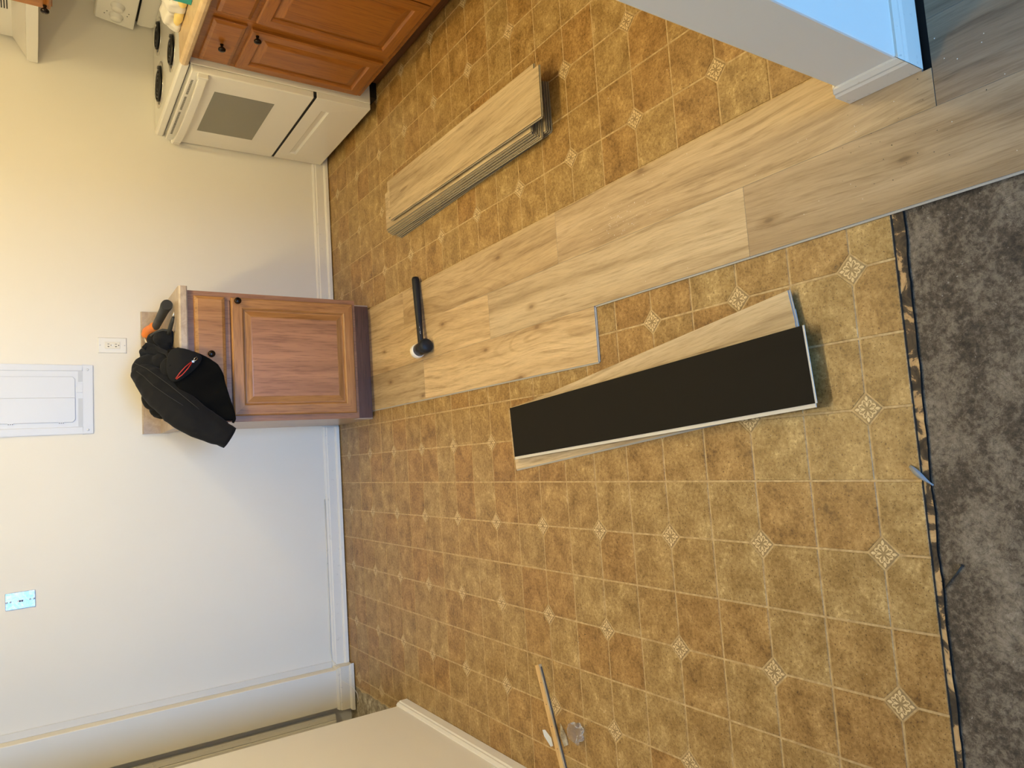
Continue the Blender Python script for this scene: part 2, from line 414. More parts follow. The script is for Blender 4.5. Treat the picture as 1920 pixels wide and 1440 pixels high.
# rear wall with the window opening
mb = MB()
WZ0, WZ1, WX0, WX1 = 0.35, 2.20, -1.15, 1.05
mb.box(-1.29, 3.6, -6.32, -6.2, -0.02, WZ0); mb.box(-1.29, 3.6, -6.32, -6.2, WZ1, 2.44)
mb.box(WX1, 3.6, -6.32, -6.2, WZ0, WZ1); mb.box(-1.29, WX0, -6.32, -6.2, WZ0, WZ1)
struct('wall_rear', mb, 'wall')
mb = MB()
mb.box(WX0, WX1, -6.30, -6.24, WZ0, WZ0+0.05); mb.box(WX0, WX1, -6.30, -6.24, WZ1-0.05, WZ1)
mb.box(WX0, WX0+0.05, -6.30, -6.24, WZ0+0.05, WZ1-0.05); mb.box(WX1-0.05, WX1, -6.30, -6.24, WZ0+0.05, WZ1-0.05)
mb.box(-0.07, -0.03, -6.30, -6.24, WZ0+0.05, WZ1-0.05)
struct('window_1', mb, 'trim')
mb = MB().box(-2.6, 3.72, -6.32, 4.17, 2.44, 2.54)
struct('ceiling', mb, 'ceiling')
mb = MB().box(-2.6, -2.5, 3.0, BW, -0.02, 2.44); mb.box(-2.6, -1.29, 2.95, 3.05, -0.02, 2.44)
struct('wall_hall', mb, 'wall')

# shallow boxed chase in the back-left corner
mb = MB().box(-1.335, -1.132, 3.98, BW, 0.0, 2.44)
struct('wall_chase', mb, 'wall', bevel=0.004)
mb = MB().box(-1.132, -1.098, BW-0.006, BW, 0.10, 2.44)
struct('corner_strip', mb, 'stripgrey', bevel=0.002)  # thin greyish strip on the back wall beside the chase
# fluted door casing beyond the chase
prof = [(-1.600, 4.049), (-1.600, 4.020)]
x = -1.600
for k in range(5):
    prof += [(x+0.008, 4.012), (x+0.030, 4.012), (x+0.034, 4.018), (x+0.038, 4.012)]; x += 0.040
prof += [(-1.385, 4.012), (-1.375, 4.022), (-1.375, 4.049)]
mb = MB().prism(prof, 0.10, 2.1, 'Z')
struct('door_1', mb, 'trim')

# baseboards: profiled board plus shoe strip
def base_profile(d=0.013, h=0.088, z0=0.004):
    return [(0, z0), (d, z0), (d, h-0.022), (d*0.75, h-0.016), (d*0.75, h-0.010), (d*0.35, h), (0, h)]
def base_run(name, x0, x1, y, h, m='trim', shoe=True, sgn=-1, z0=0.006):
    mb = MB().prism([(y+sgn*a, b) for a, b in base_profile(h=h, z0=z0)], x0, x1, 'X')
    o = struct(name, mb, m)
    if shoe:
        s = MB().prism([(y+sgn*0.012, z0), (y+sgn*0.024, z0), (y+sgn*0.023, 0.022), (y+sgn*0.018, 0.030), (y+sgn*0.012, 0.031)], x0, x1, 'X')
        link('shoe_moulding', s, m, o)
    return o
base_run('baseboard_back', 0.838, 1.86, BW, 0.096)
base_run('baseboard_back_left', -1.132, 0.212, BW, 0.096)
# baseboard legs mitred round outer corners
e_ = 0.0007
def mitred(name, P, Q, trim0, trim1, mname='trimworn', pr=None, parent=None):
    # P(a), Q(a): end points of the leg at offset a from the wall
    pr = pr or base_profile(0.0140, 0.083, 0.008); n = len(pr); vs = []
    for F in (P, Q):
        for a, z in pr: vs.append((*F(a), z))
    mb = MB().add(vs, [(i, (i+1) % n, n+(i+1) % n, n+i) for i in range(n)]+[list(range(n))[::-1], list(range(n, 2*n))])
    return struct(name, mb, mname, parent) if not parent else link(name, mb, mname, parent)
pc = base_profile(0.014, 0.100, 0.006)
ob = mitred('baseboard_chase', lambda a: (-1.335-a+e_, 3.98-a), lambda a: (-1.132+a-e_, 3.98-a), 0, 0, 'trimworn', pc)
mitred('return_board', lambda a: (-1.132+a, 3.98-a+e_), lambda a: (-1.132+a, BW-0.013), 0, 0, 'trimworn', pc, ob)
mitred('return_board', lambda a: (-1.335-a, 3.98-a+e_), lambda a: (-1.335-a, BW), 0, 0, 'trimworn', pc, ob)
sh = [(0.013, 0.006), (0.024, 0.006), (0.023, 0.022), (0.018, 0.030), (0.013, 0.031)]
mitred('shoe_moulding', lambda a: (-1.335-a, 3.98-a), lambda a: (-1.132+a, 3.98-a), 0, 0, 'trimworn', sh, ob)
pl_ = base_profile(0.016, 0.062, 0.003)
ob = mitred('baseboard_left', lambda a: (-1.155+a, -6.2), lambda a: (-1.155+a, 3.265+a-e_), 0, 0, 'wall', pl_)
mitred('end_board', lambda a: (-1.155+a-e_, 3.265+a), lambda a: (-1.29, 3.265+a), 0, 0, 'wall', pl_, ob)
# partition baseboards
mitred('baseboard_partition_rear', lambda a: (1.9, 0.797+a), lambda a: (0.715-a+e_, 0.797+a), 0, 0)
mitred('baseboard_partition_end', lambda a: (0.715-a, 0.797+a-e_), lambda a: (0.715-a, 0.669-a+e_), 0, 0)
mitred('baseboard_partition_front', lambda a: (0.715-a+e_, 0.669-a), lambda a: (3.6, 0.669-a), 0, 0)

# ================================================================== floors
VE = 0.757                                                  # cut front edge of the vinyl sheet
# bare concrete (living room) - slightly uneven grid
mb = MB(); nx, ny = 60, 56
vs = []
for j in range(ny+1):
    for i in range(nx+1):
        x = -1.16+4.8*i/nx; y = -3.22+3.98*j/ny if j else -6.2
        vs.append((x, y, -0.0085+0.0012*mnoise.noise(Vector((x*5, y*5, 0)))))
mb.add(vs, [(j*(nx+1)+i, j*(nx+1)+i+1, (j+1)*(nx+1)+i+1, (j+1)*(nx+1)+i) for j in range(ny) for i in range(nx)])
struct('floor_concrete', mb, 'concrete', fix=False)
# hallway floor beyond the doorway, dusty where the vinyl was torn away
mb = MB().box(-2.6, -1.20, 3.0, BW, -0.03, -0.0028)
struct('floor_hall', mb, 'debris')
# vinyl sheet: its base is the grout print, the tile fields are raised pieces of it
mb = MB()
mb.box(-1.155, 2.47, VE, 3.27, -0.0065, -0.0011)
pts = [(-1.155, 3.268), (-1.24, 3.268)]
for k in range(18):
    yy = 3.29+0.76*k/17; pts.append((-1.235-0.02*random.random(), yy))
pts += [(2.47, 4.05), (2.47, 3.268)]
mb.prism(pts, -0.0065, -0.0011, 'Z')
vinyl = struct('floor_vinyl', mb, 'grout', origin=(0, 0, 0))
# torn underlayment strip that shows in front of the vinyl edge
rng = random.Random(3)
outer = []
xs = [-1.155+1.70*k/120 for k in range(121)]
for x in xs:
    y0 = 0.7475-0.012*max(0, (x+0.3)/0.73)
    y0 += 0.0035*mnoise.noise(Vector((x*14, 3.1, 0)))+0.0015*mnoise.noise(Vector((x*60, 1.1, 0)))
    outer.append((x, y0-0.003))
mb = MB()
top = -0.0022
vs = []
for x, y in outer: vs += [(x, VE+0.002, top), (x, y, top-0.0006), (x, y-0.0012, -0.010)]
n = len(outer)
mb.add(vs, [(3*i, 3*i+1, 3*i+4, 3*i+3) for i in range(n-1)], 0)
mb.add(vs, [(3*i+1, 3*i+2, 3*i+5, 3*i+4) for i in range(n-1)], 1)
struct('floor_underlayment', mb, ['underlay', 'underedge_shade'], fix=False)

mb = MB().box(-1.155, 0.62, VE-0.0016, VE+0.0003, -0.004, -0.0004); link('edge_shadow_line', mb, 'gapblack', vinyl)  # black line painting the shadow in front of the vinyl edge
# ---- tile fields
A = TS/2-0.0023
CL = 0.0330                                                 # corner cut for the inset
def clip(poly, nx_, ny_, d):
    """keep nx*x+ny*y<=d"""
    out = []
    for i, p in enumerate(poly):
        q = poly[(i+1) % len(poly)]
        a = nx_*p[0]+ny_*p[1]-d; b = nx_*q[0]+ny_*q[1]-d
        if a <= 0: out.append(p)
        if (a < 0 < b) or (b < 0 < a):
            k = a/(a-b); out.append((p[0]+(q[0]-p[0])*k, p[1]+(q[1]-p[1])*k))
    return out
def tile_geo(mb, poly, cx=0, cy=0, z0=-0.0013, z1=0.0, ins=0.0011, m=0):
    n = len(poly); mx = sum(p[0] for p in poly)/n; my = sum(p[1] for p in poly)/n
    def inset(p):
        d = Vector((mx-p[0], my-p[1])); L = d.length
        return (p[0]+d.x/L*ins*1.4, p[1]+d.y/L*ins*1.4) if L > 0.004 else p
    tp = [inset(p) for p in poly]
    vs = [(cx+p[0], cy+p[1], z0) for p in poly]+[(cx+p[0], cy+p[1], z1) for p in tp]
    mb.add(vs, [list(range(n, 2*n))]+[(i, (i+1) % n, n+(i+1) % n, n+i) for i in range(n)], m)
def base_poly(k):
    p = [(-A+CL, -A), (A, -A), (A, A), (-A, A), (-A, -A+CL)]
    c, s_ = [(1, 0), (0, 1), (-1, 0), (0, -1)][k]
    return [(x*c-y*s_, x*s_+y*c) for x, y in p]
def mesh_of(mb, name, mats):
    me = bpy.data.meshes.new(name); me.from_pydata(mb.v, [], mb.f)
    for mm in mats: me.materials.append(M[mm])
    me.polygons.foreach_set('material_index', mb.m)
    bm = bmesh.new(); bm.from_mesh(me); bmesh.ops.recalc_face_normals(bm, faces=bm.faces); bm.to_mesh(me); bm.free()
    return me
shared = []
for k in range(4):
    mb = MB(); tile_geo(mb, base_poly(k)); shared.append(mesh_of(mb, 'tile', ['tile']))
cells = []
for i in range(-12, 14):
    for j in range(-2, 24):
        cx = OX+(i+0.5)*TS; cy = OY+(j+0.5)*TS
        # which corner of this cell carries the inset (even, even)
        k = {(0, 0): 0, (1, 0): 1, (1, 1): 2, (0, 1): 3}[(i % 2, j % 2)]
        poly = base_poly(k)
        g = [(x+cx, y+cy) for x, y in poly]
        # hidden under the new planks, cabinets or the partition: skip
        x0, x1, y0, y1 = cx-A, cx+A, cy-A, cy+A
        if x0 > 0.45 and x1 < 0.79: continue
        if x0 > 0.27 and x1 < 0.79 and y0 > 1.71: continue
        if x0 > 0.24 and x1 < 0.80 and y0 > 3.56: continue
        if x0 > 1.95 and y0 > 0.9: continue
        if x0 > 1.86 and y0 > 3.35: continue
        h = g
        h = clip(h, 0, -1, -(VE+0.0005)); h = clip(h, 0, 1, BW-0.002) if h else h
        if h: h = clip(h, -1, 0, 1.153 if cy < 3.27 else 1.232)
        if not h or len(h) < 3: continue
        ar = abs(sum(h[a][0]*h[(a+1) % len(h)][1]-h[(a+1) % len(h)][0]*h[a][1] for a in range(len(h))))/2
        if ar < 2e-4: continue
        whole = len(h) == len(g) and all(abs(a[0]-b[0])+abs(a[1]-b[1]) < 1e-7 for a, b in zip(g, h))
        d = math.hypot(cx, cy)
        cells.append((d, cx, cy, k, whole, h))
cells.sort(key=lambda c: c[0])
rest = MB()
for idx, (d, cx, cy, k, whole, h) in enumerate(cells):
    if idx >= 300: tile_geo(rest, h); continue
    if whole: me = shared[k]
    else:
        mb = MB(); tile_geo(mb, [(x-cx, y-cy) for x, y in h]); me = mesh_of(mb, 'cut_tile', ['tile'])
    o = bpy.data.objects.new('tile', me); COL.objects.link(o); o.parent = vinyl; o.location = (cx, cy, 0)
if rest.v:
    o = link('far_tiles', rest, 'tile', vinyl); o['kind'] = 'stuff'

# ---- ornamental insets (fleur pattern)
def arc(cx, cy, r0, r1, a0, a1, w0, w1, n=7):
    """tapered scroll as a strip"""
    L = []; R = []
    for i in range(n+1):
        q = i/n; a = a0+(a1-a0)*q; r = r0+(r1-r0)*q; ww = w0+(w1-w0)*q
        L.append((cx+cos(a)*(r+ww), cy+sin(a)*(r+ww))); R.append((cx+cos(a)*(r-ww), cy+sin(a)*(r-ww)))
    return L, R
mb = MB()
HD = 0.0322
rim = [(HD, 0), (0, HD), (-HD, 0), (0, -HD)]
tile_geo(mb, rim, z1=-0.0001, ins=0.0006, m=0)
ZD = 0.00008
def strip(L, R, m=1, rot=0):
    c, s_ = cos(rot), sin(rot)
    P = [(x*c-y*s_, x*s_+y*c, ZD) for x, y in L+R]; n = len(L)
    mb.add(P, [(i, i+1, n+i+1, n+i) for i in range(n-1)], m)
for q in range(4):
    ro = q*pi/2
    # petal towards the corner
    strip([(0.0170, 0), (0.0200, 0.0028), (0.0240, 0.0033), (0.0285, 0.0004)], [(0.0170, 0), (0.0200, -0.0028), (0.0240, -0.0033), (0.0285, -0.0004)], 1, ro)
    # stem
    strip([(0.0045, 0.0003), (0.0100, 0.0030), (0.0150, 0.0012)], [(0.0045, -0.0003), (0.0100, -0.0030), (0.0150, -0.0010)], 1, ro)
    for sg in (1, -1):
        L, R = arc(0.0150, sg*0.0062, 0.0030, 0.0036, -sg*2.6, sg*1.9, 0.0006, 0.0018)
        strip(L, R, 1, ro)
        L, R = arc(0.0108, sg*0.0088, 0.0018, 0.0030, sg*3.4, -sg*0.4, 0.0005, 0.0014)
        strip(L, R, 1, ro)
    # slim diagonal leaf
    strip([(0.004, 0.004), (0.0085, 0.0068), (0.0120, 0.0120)], [(0.004, 0.004), (0.0068, 0.0085), (0.0120, 0.0120)], 1, ro)
# thin light frame line round the inset
for q in range(4):
    a = Vector(rim[q]+(0,)); b = Vector(rim[(q+1) % 4]+(0,))
    P = [a*0.93, b*0.93, b*0.895, a*0.895]
inset_me = mesh_of(mb, 'tile_inset', ['insetdark', 'insetlight'])
for i in range(-6, 8):
    for j in range(0, 12):
        x = OX+2*TS*i; y = OY+2*TS*j
        if x < -1.12 or x > 1.93 or y > BW-0.04: continue
        if 0.48 < x < 0.76: continue
        if 0.30 < x < 0.76 and y > 1.74: continue
        o = bpy.data.objects.new('tile_inset', inset_me); COL.objects.link(o); o.parent = vinyl; o.location = (x, y, 0)

# ---- planks
PT = 0.0058; PW = 0.1785; PL = 1.219
def plank_mesh(L=PL, W=PW, lip_left=True, lip_front=True, name='plank', T=PT, lip_right=False, side='core', lip='corelight'):
    """wood print on top, grey core with a click lip, black pad below; origin at the bottom centre"""
    mb = MB(); a = W/2; b = L/2; e = 0.0005
    mb.add([(-a, -b, T), (a, -b, T), (a, b, T), (-a, b, T)], [(0, 1, 2, 3)], 0)
    c = 0.0006
    vs = [(-a-c*0, -b, T), (a, -b, T), (a, b, T), (-a, b, T)]
    z1 = 0.0012
    vs = [(x, y, z) for z in (T, z1) for x, y in ((-a, -b), (a, -b), (a, b), (-a, b))]
    mb.add(vs, [(0, 1, 5, 4), (1, 2, 6, 5), (2, 3, 7, 6), (3, 0, 4, 7)], 1)
    vs = [(x, y, z) for z in (z1, 0) for x, y in ((-a, -b), (a, -b), (a, b), (-a, b))]
    mb.add(vs, [(0, 1, 5, 4), (1, 2, 6, 5), (2, 3, 7, 6), (3, 0, 4, 7), (4, 5, 6, 7)], 2)
    if lip_left:
        mb.box(-a-0.0048, -a, -b, b, 0.0010, 0.0030, 3)
    if lip_right:
        mb.box(a, a+0.0090, -b, b, 0.0022, 0.0048, 3)
    if lip_front:
        mb.box(-a, a, -b-0.0045, -b, 0.0010, 0.0030, 3)
    return mesh_of(mb, name, ['lvp', side, 'pad', lip])
full = plank_mesh()
stacked = plank_mesh(lip_left=True, lip_front=True, side='coredark', lip='coremid')
flipped = plank_mesh(lip_left=False, lip_right=True, lip='liplight')
def plank_obj(me, loc, rz=0.0, parent=None, flip=False):
    o = bpy.data.objects.new('plank', me); COL.objects.link(o)
    o.location = loc; o.rotation_euler = (0, pi if flip else 0, rz)
    if parent: o.parent = parent
    return o
# laid floor: rows run towards the back wall; the click-lock floor is one piece of the setting
laid = bpy.data.objects.new('floor_planks', None); COL.objects.link(laid); laid['kind'] = 'structure'; laid.location = (0, 0, 0)
ZB = 0.0003
G = 0.0006
def lay(xc, y0, y1, lip_left=False, lip_front=False, wd=PW):
    me = plank_mesh(y1-y0-G, wd-G, lip_left, lip_front)
    o = plank_obj(me, (xc, (y0+y1)/2, ZB), 0, laid); return o
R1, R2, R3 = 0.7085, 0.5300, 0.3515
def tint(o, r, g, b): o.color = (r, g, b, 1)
T_ = {(-0.571, 0.6395): (0.60, 0.56, 0.58), (0.6405, 1.867): (0.90, 0.86, 0.83), (1.867, 3.086): (0.88, 0.83, 0.76), (3.086, 3.525): (1.0, 0.96, 0.90)}  # print tone per plank; the nearest also carries dimmer light in its tint
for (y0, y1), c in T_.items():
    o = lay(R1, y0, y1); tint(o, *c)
    if y0 == 0.6405:                                        # cut round the partition end
        a_, b_, h_ = (PW-G)/2, (y1-y0-G)/2, 0.018
        pl_ = [(-a_, -b_), (0.6985-R1, -b_), (0.6985-R1, -b_+h_), (a_, -b_+h_), (a_, b_), (-a_, b_)]
        mb = MB(); n = 6
        mb.add([(x, y, PT) for x, y in pl_], [list(range(n))], 0)
        mb.add([(x, y, PT) for x, y in pl_]+[(x, y, 0) for x, y in pl_], [(i, (i+1) % n, n+(i+1) % n, n+i) for i in range(n)], 1)
        o.data = mesh_of(mb, 'notched_plank', ['lvp', 'core'])
T_ = {(-1.333, -0.114): (0.66, 0.62, 0.64), (-0.114, 1.105): (0.70, 0.65, 0.64), (1.105, 2.324): (1.0, 1.0, 1.02), (2.324, 3.525): (1.10, 1.05, 0.98)}  # near planks: greyer print plus light fall-off put into the tint
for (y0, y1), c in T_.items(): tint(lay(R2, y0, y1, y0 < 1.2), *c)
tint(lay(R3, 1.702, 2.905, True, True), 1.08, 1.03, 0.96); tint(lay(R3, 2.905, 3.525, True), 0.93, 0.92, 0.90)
for r in range(1, 6):                                       # living-room rows right of the partition end
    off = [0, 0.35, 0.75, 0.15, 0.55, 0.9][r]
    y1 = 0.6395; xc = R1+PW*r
    tint(lay(xc, y1-0.55-off*0.4, y1), 0.58, 0.545, 0.56); tint(lay(xc, y1-0.55-off*0.4-PL, y1-0.55-off*0.4), 0.70, 0.66, 0.66)  # dark tints mix greyer print with the dimmer light here
    lay(xc, -2.6, y1-0.55-off*0.4-PL)
lay(R1, -1.79, -0.571); lay(R1, -3.0, -1.79); lay(R2, -2.55, -1.333, True)
mb = MB().box(0.699, 1.80, 0.6380, 0.6600, -0.0062, -0.0048); 
struct('floor_gap', mb, 'gapblack')

# ================================================================== loose planks
mb = None
# far stack beside the kitchen cabinets: nine planks, squared up loosely
stack_rows = [  # x, y, rz(deg)
    (1.163, 2.466, 0.85), (1.165, 2.470, 0.75), (1.168, 2.474, 0.55), (1.164, 2.490, -0.70),
    (1.169, 2.500, -0.45), (1.175, 2.506, -0.55), (1.181, 2.512, -0.70), (1.188, 2.508, -0.90), (1.2300, 2.462, -1.05), (1.2055, 2.424, -1.15)]
names = ['bottom', 'second from bottom', 'third from bottom', 'fourth from bottom', 'fifth from bottom', 'sixth from bottom',
         'seventh from bottom', 'third from top', 'second from top', 'topmost']
z = 0.0002
for (x, y, a), nm in zip(stack_rows, names):
    o = plank_obj(stacked, (x, y, z), radians(a)); z += PT+0.0015
    look = 'oak-print vinyl plank'
    if nm == 'topmost': lb = 'oak-print vinyl plank lying topmost on the tall far stack'
    else: lb = 'vinyl plank lying %s in the tall far stack beside the stove' % nm
    tag(o, lb, 'plank', 'loose planks in the far stack')
# near fan of planks with a flipped black one on top
near = [  # x, y, rz deg, label
    (0.089, 1.610, 6.29, 'bottom plank of the small near pile, its far corner sticking out past the black one'),
    (0.1345, 1.594, 5.80, 'second plank up in the small near pile, almost hidden between its neighbours'),
    (0.154, 1.591, 8.36, 'plank fanned out furthest from under the black one in the near pile'),
    (0.113, 1.586, 4.60, 'wood plank hidden directly under the black one on the near pile')]
z = 0.0002
for x, y, a, lb in near:
    o = plank_obj(full, (x, y, z), radians(a)); z += PT+0.0012
    tag(o, lb, 'plank', 'loose planks in the near pile')
o = plank_obj(flipped, (0.1105, 1.566, z+PT+0.0006), radians(3.85), flip=True)
tag(o, 'upside-down plank showing its black backing, on top of the near pile', 'plank', 'loose planks in the near pile')

# ================================================================== base cabinet with jacket on it
CX0, CX1, CF = 0.220, 0.824, 3.440                          # sides and face plane
cab = thing('base_cabinet', (0.522, 3.75, 0), 'small stand-alone oak base cabinet with one drawer and one door against the back wall', 'cabinet')
mb = MB()
mb.box(CX0, CX0+0.016, CF+0.019, BW-0.002, 0.111, 0.905); mb.box(CX1-0.016, CX1, CF+0.019, BW-0.002, 0.111, 0.905)
mb.box(CX0+0.016, CX1-0.016, BW-0.012, BW-0.002, 0.10, 0.905); mb.box(CX0+0.016, CX1-0.016, CF+0.019, BW-0.012, 0.111, 0.128)
mb.box(CX0, CX0+0.016, 3.535, BW-0.002, 0.0, 0.111); mb.box(CX1-0.016, CX1, 3.535, BW-0.002, 0.0, 0.111)
link('cabinet_body', mb, 'birch', cab)
mb = MB()
fr = 0.036
mb.box(CX0, CX0+fr, CF, CF+0.019, 0.111, 0.905); mb.box(CX1-fr, CX1, CF, CF+0.019, 0.111, 0.905)
mb.box(CX0+fr, CX1-fr, CF, CF+0.019, 0.875, 0.905); mb.box(CX0+fr, CX1-fr, CF, CF+0.019, 0.722, 0.748)
mb.box(CX0+fr, CX1-fr, CF, CF+0.019, 0.111, 0.145)
mb.box(CX0+fr, CX1-fr, CF+0.012, CF+0.019, 0.145, 0.875)
link('face_frame', mb, 'oakframe', cab, bevel=0.0012)
mb = MB().box(CX0+0.006, CX1-0.010, 3.518, 3.535, 0.0065, 0.111)
link('toe_kick', mb, 'oakkick', cab)

def knob(parent, c, axis, mname='bronze'):
    return link('knob', MB().lathe([(0.0075, 0), (0.0060, 0.006), (0.0055, 0.012), (0.0115, 0.016), (0.0158, 0.021), (0.0155, 0.027), (0.0110, 0.031), (0.0, 0.0325)], c, axis, 18), mname, parent)
def panel_door(parent, U, V, origin, facing, w, h, mats=('oak', 'oakx', 'oakpanel'), rail=0.056, t_=0.019, raised=True, name='door'):
    """frame-and-raised-panel door. U: unit vec across, V: up, facing: outward normal; origin: lower corner on the carcass"""
    U = Vector(U); V = Vector(V); N = Vector(facing); O = Vector(origin)
    P = lambda u, v, n: O+U*u+V*v+N*n
    b = 0.007
    def bar(u0, u1, v0, v1, m):
        # outer edges eased on the front
        mb.add([P(u0, v0, 0), P(u1, v0, 0), P(u1, v1, 0), P(u0, v1, 0), P(u0, v0, t_), P(u1, v0, t_), P(u1, v1, t_), P(u0, v1, t_)],
               [(0, 3, 2, 1), (4, 5, 6, 7), (0, 1, 5, 4), (1, 2, 6, 5), (2, 3, 7, 6), (3, 0, 4, 7)], m)
    mb = MB()
    # mitred outer chamfer ring + flat frame
    oc = [(0, 0), (w, 0), (w, h), (0, h)]
    ring = lambda i, n: [P(i if a == 0 else w-i, i if c == 0 else h-i, n) for a, c in oc]
    lv = [ring(0, 0), ring(0, t_-0.006), ring(0.004, t_-0.001), ring(0.006, t_), ring(rail-0.009, t_), ring(rail-0.004, t_-0.004), ring(rail, t_-0.010)]
    for a, c in zip(lv[:-1], lv[1:]):
        for k in range(4):
            k2 = (k+1) % 4
            mb.add([a[k], a[k2], c[k2], c[k]], [(0, 1, 2, 3)], 0 if k in (1, 3) else 1)
    mb.add(lv[0], [(0, 3, 2, 1)], 0)
    d = link(name, mb, [mats[0], mats[1]], parent)
    mb = MB()
    i0 = rail-0.003
    lv = [ring(i0, t_-0.011), ring(rail+0.006, t_-0.011), ring(rail+0.030, t_-0.002), ring(rail+0.034, t_-0.0012)]
    for a, c in zip(lv[:-1], lv[1:]):
        for k in range(4):
            k2 = (k+1) % 4
            mb.add([a[k], a[k2], c[k2], c[k]], [(0, 1, 2, 3)], 0 if k in (1, 3) else 1)
    mb.add(lv[-1], [(0, 1, 2, 3)], 2)
    link('raised_panel', mb, list(mats), d)
    return d
def slab_drawer(parent, U, V, origin, facing, w, h, mname, t_=0.019):
    U = Vector(U); V = Vector(V); N = Vector(facing); O = Vector(origin)
    P = lambda u, v, n: O+U*u+V*v+N*n
    oc = [(0, 0), (1, 0), (1, 1), (0, 1)]
    ring = lambda i, n: [P(i+a*(w-2*i), i+c*(h-2*i), n) for a, c in oc]
    lv = [ring(0, 0), ring(0, t_-0.010), ring(0.003, t_-0.006), ring(0.014, t_-0.001), ring(0.016, t_)]
    mb = MB()
    for a, c in zip(lv[:-1], lv[1:]):
        for k in range(4):
            k2 = (k+1) % 4; mb.add([a[k], a[k2], c[k2], c[k]], [(0, 1, 2, 3)])
    mb.add(lv[0], [(0, 3, 2, 1)]); mb.add(lv[-1], [(0, 1, 2, 3)])
    return link('drawer', mb, mname, parent)
dw = slab_drawer(cab, (1, 0, 0), (0, 0, 1), (0.247, CF, 0.745), (0, -1, 0), 0.553, 0.134, 'oak')
knob(dw, (0.528, CF-0.019, 0.814), (0, -1, 0))
dr = panel_door(cab, (1, 0, 0), (0, 0, 1), (0.247, CF, 0.128), (0, -1, 0), 0.553, 0.591)
knob(dr, (0.779, CF-0.019, 0.694), (0, -1, 0))

top = thing('countertop', (0.524, 3.73, 0.905), 'short stone-pattern laminate countertop with backsplash on the small cabinet', 'countertop')
prof = [(3.418, 0.907), (3.4145, 0.912), (3.4145, 0.936), (3.419, 0.9425), (3.426, 0.944), (4.048, 0.944), (4.048, 0.9055), (3.440, 0.9055)]
link('slab', MB().prism(prof, 0.211, 0.837, 'X'), 'laminate', top)
prof = [(4.048, 0.944), (4.030, 0.944), (4.030, 1.021), (4.034, 1.026), (4.048, 1.026)]
link('backsplash', MB().prism(prof, 0.211, 0.837, 'X'), 'laminate', top)

# ---- black jacket heaped on the countertop and hanging over its front
def wob(p, amp, fr_, seed=0.0):
    return Vector((mnoise.noise(p*fr_+Vector((seed, 0, 0))), mnoise.noise(p*fr_+Vector((0, seed+7, 0))), mnoise.noise(p*fr_+Vector((0, 0, seed+13)))))*amp
def remeshed(name, mb, mats, parent, voxel=0.007, smooth=6, amp=0.010, freq=16, thr=0.0, ridge=0.0):
    o = link(name, mb, mats, parent, fix=False)
    md = o.modifiers.new('remesh', 'REMESH'); md.mode = 'VOXEL'; md.voxel_size = voxel; md.use_smooth_shade = True
    sm = o.modifiers.new('smooth', 'SMOOTH'); sm.iterations = smooth; sm.factor = 0.6
    dg = bpy.context.evaluated_depsgraph_get(); ev = o.evaluated_get(dg)
    me = bpy.data.meshes.new_from_object(ev); o.modifiers.clear()
    old = o.data; o.data = me; bpy.data.meshes.remove(old)
    base = WL[o.name]
    me.calc_loop_triangles()
    nrm = [v.normal.copy() for v in me.vertices]
    for v, nn in zip(me.vertices, nrm):
        p = v.co+base
        r_ = mnoise.noise(Vector((p.x*9+p.z*7, p.y*9-p.z*4, p.z*8-p.x*6)))
        f = 1-abs(r_)*2.2
        v.co += nn*(amp*mnoise.noise(p*freq)+ridge*f)
        if thr and v.co.z+base.z < thr and (p.y > 3.43 or p.x > 1): v.co.z = thr-base.z
    for pl in me.polygons: pl.use_smooth = True
    me.materials.clear()
    for mm in (mats if isinstance(mats, (list, tuple)) else [mats]): me.materials.append(M[mm])
    return o
jk = thing('jacket', (0.45, 3.65, 0.945), 'black fleece jacket with a red zipper draped over the small cabinet', 'jacket')
mb = MB()
# shoulder bulk and folds on the worktop
mb.ball((0.475, 3.640, 1.030), 0.085, (0.95, 1.1, 0.95)); mb.ball((0.430, 3.600, 1.000), 0.085, (1.0, 1.0, 0.85))
mb.ball((0.455, 3.780, 1.010), 0.080, (1.0, 1.1, 0.85)); mb.ball((0.395, 3.700, 0.990), 0.075, (1.0, 1.2, 0.75))
mb.ball((0.365, 3.790, 1.000), 0.055, (0.9, 0.9, 0.95)); mb.ball((0.335, 3.720, 0.975), 0.045, (0.9, 1.0, 0.8))
mb.ball((0.320, 3.820, 0.980), 0.040, (0.9, 0.9, 0.9)); mb.ball((0.375, 3.500, 0.975), 0.055, (1.1, 1, 0.75))
mb.ball((0.510, 3.560, 0.985), 0.058, (0.9, 1, 0.85)); mb.ball((0.470, 3.480, 0.975), 0.05, (1, 1, 0.7))
mb.tube([(0.48, 3.66, 0.975), (0.40, 3.60, 0.965), (0.30, 3.55, 0.965)], [0.06, 0.05, 0.03])
remeshed('jacket_body', mb, 'fleece', jk, 0.007, 5, 0.006, 20, 0.946, 0.006)
# collar: a rolled loop standing at the right
mb = MB()
path = [(0.505, 3.55, 0.975), (0.545, 3.52, 0.985), (0.560, 3.56, 1.015), (0.575, 3.62, 1.045), (0.570, 3.67, 1.060), (0.545, 3.70, 1.055), (0.520, 3.69, 1.03)]
mb.tube(path, [0.016, 0.020, 0.022, 0.022, 0.020, 0.018, 0.014], 12, squash=0.8)
mb.tube([(0.535, 3.53, 0.965), (0.500, 3.50, 0.965), (0.445, 3.46, 0.965), (0.40, 3.44, 0.955)], [0.018, 0.018, 0.016, 0.012], 10, squash=0.8)
remeshed('collar', mb, 'fleece', jk, 0.005, 3, 0.002, 30)
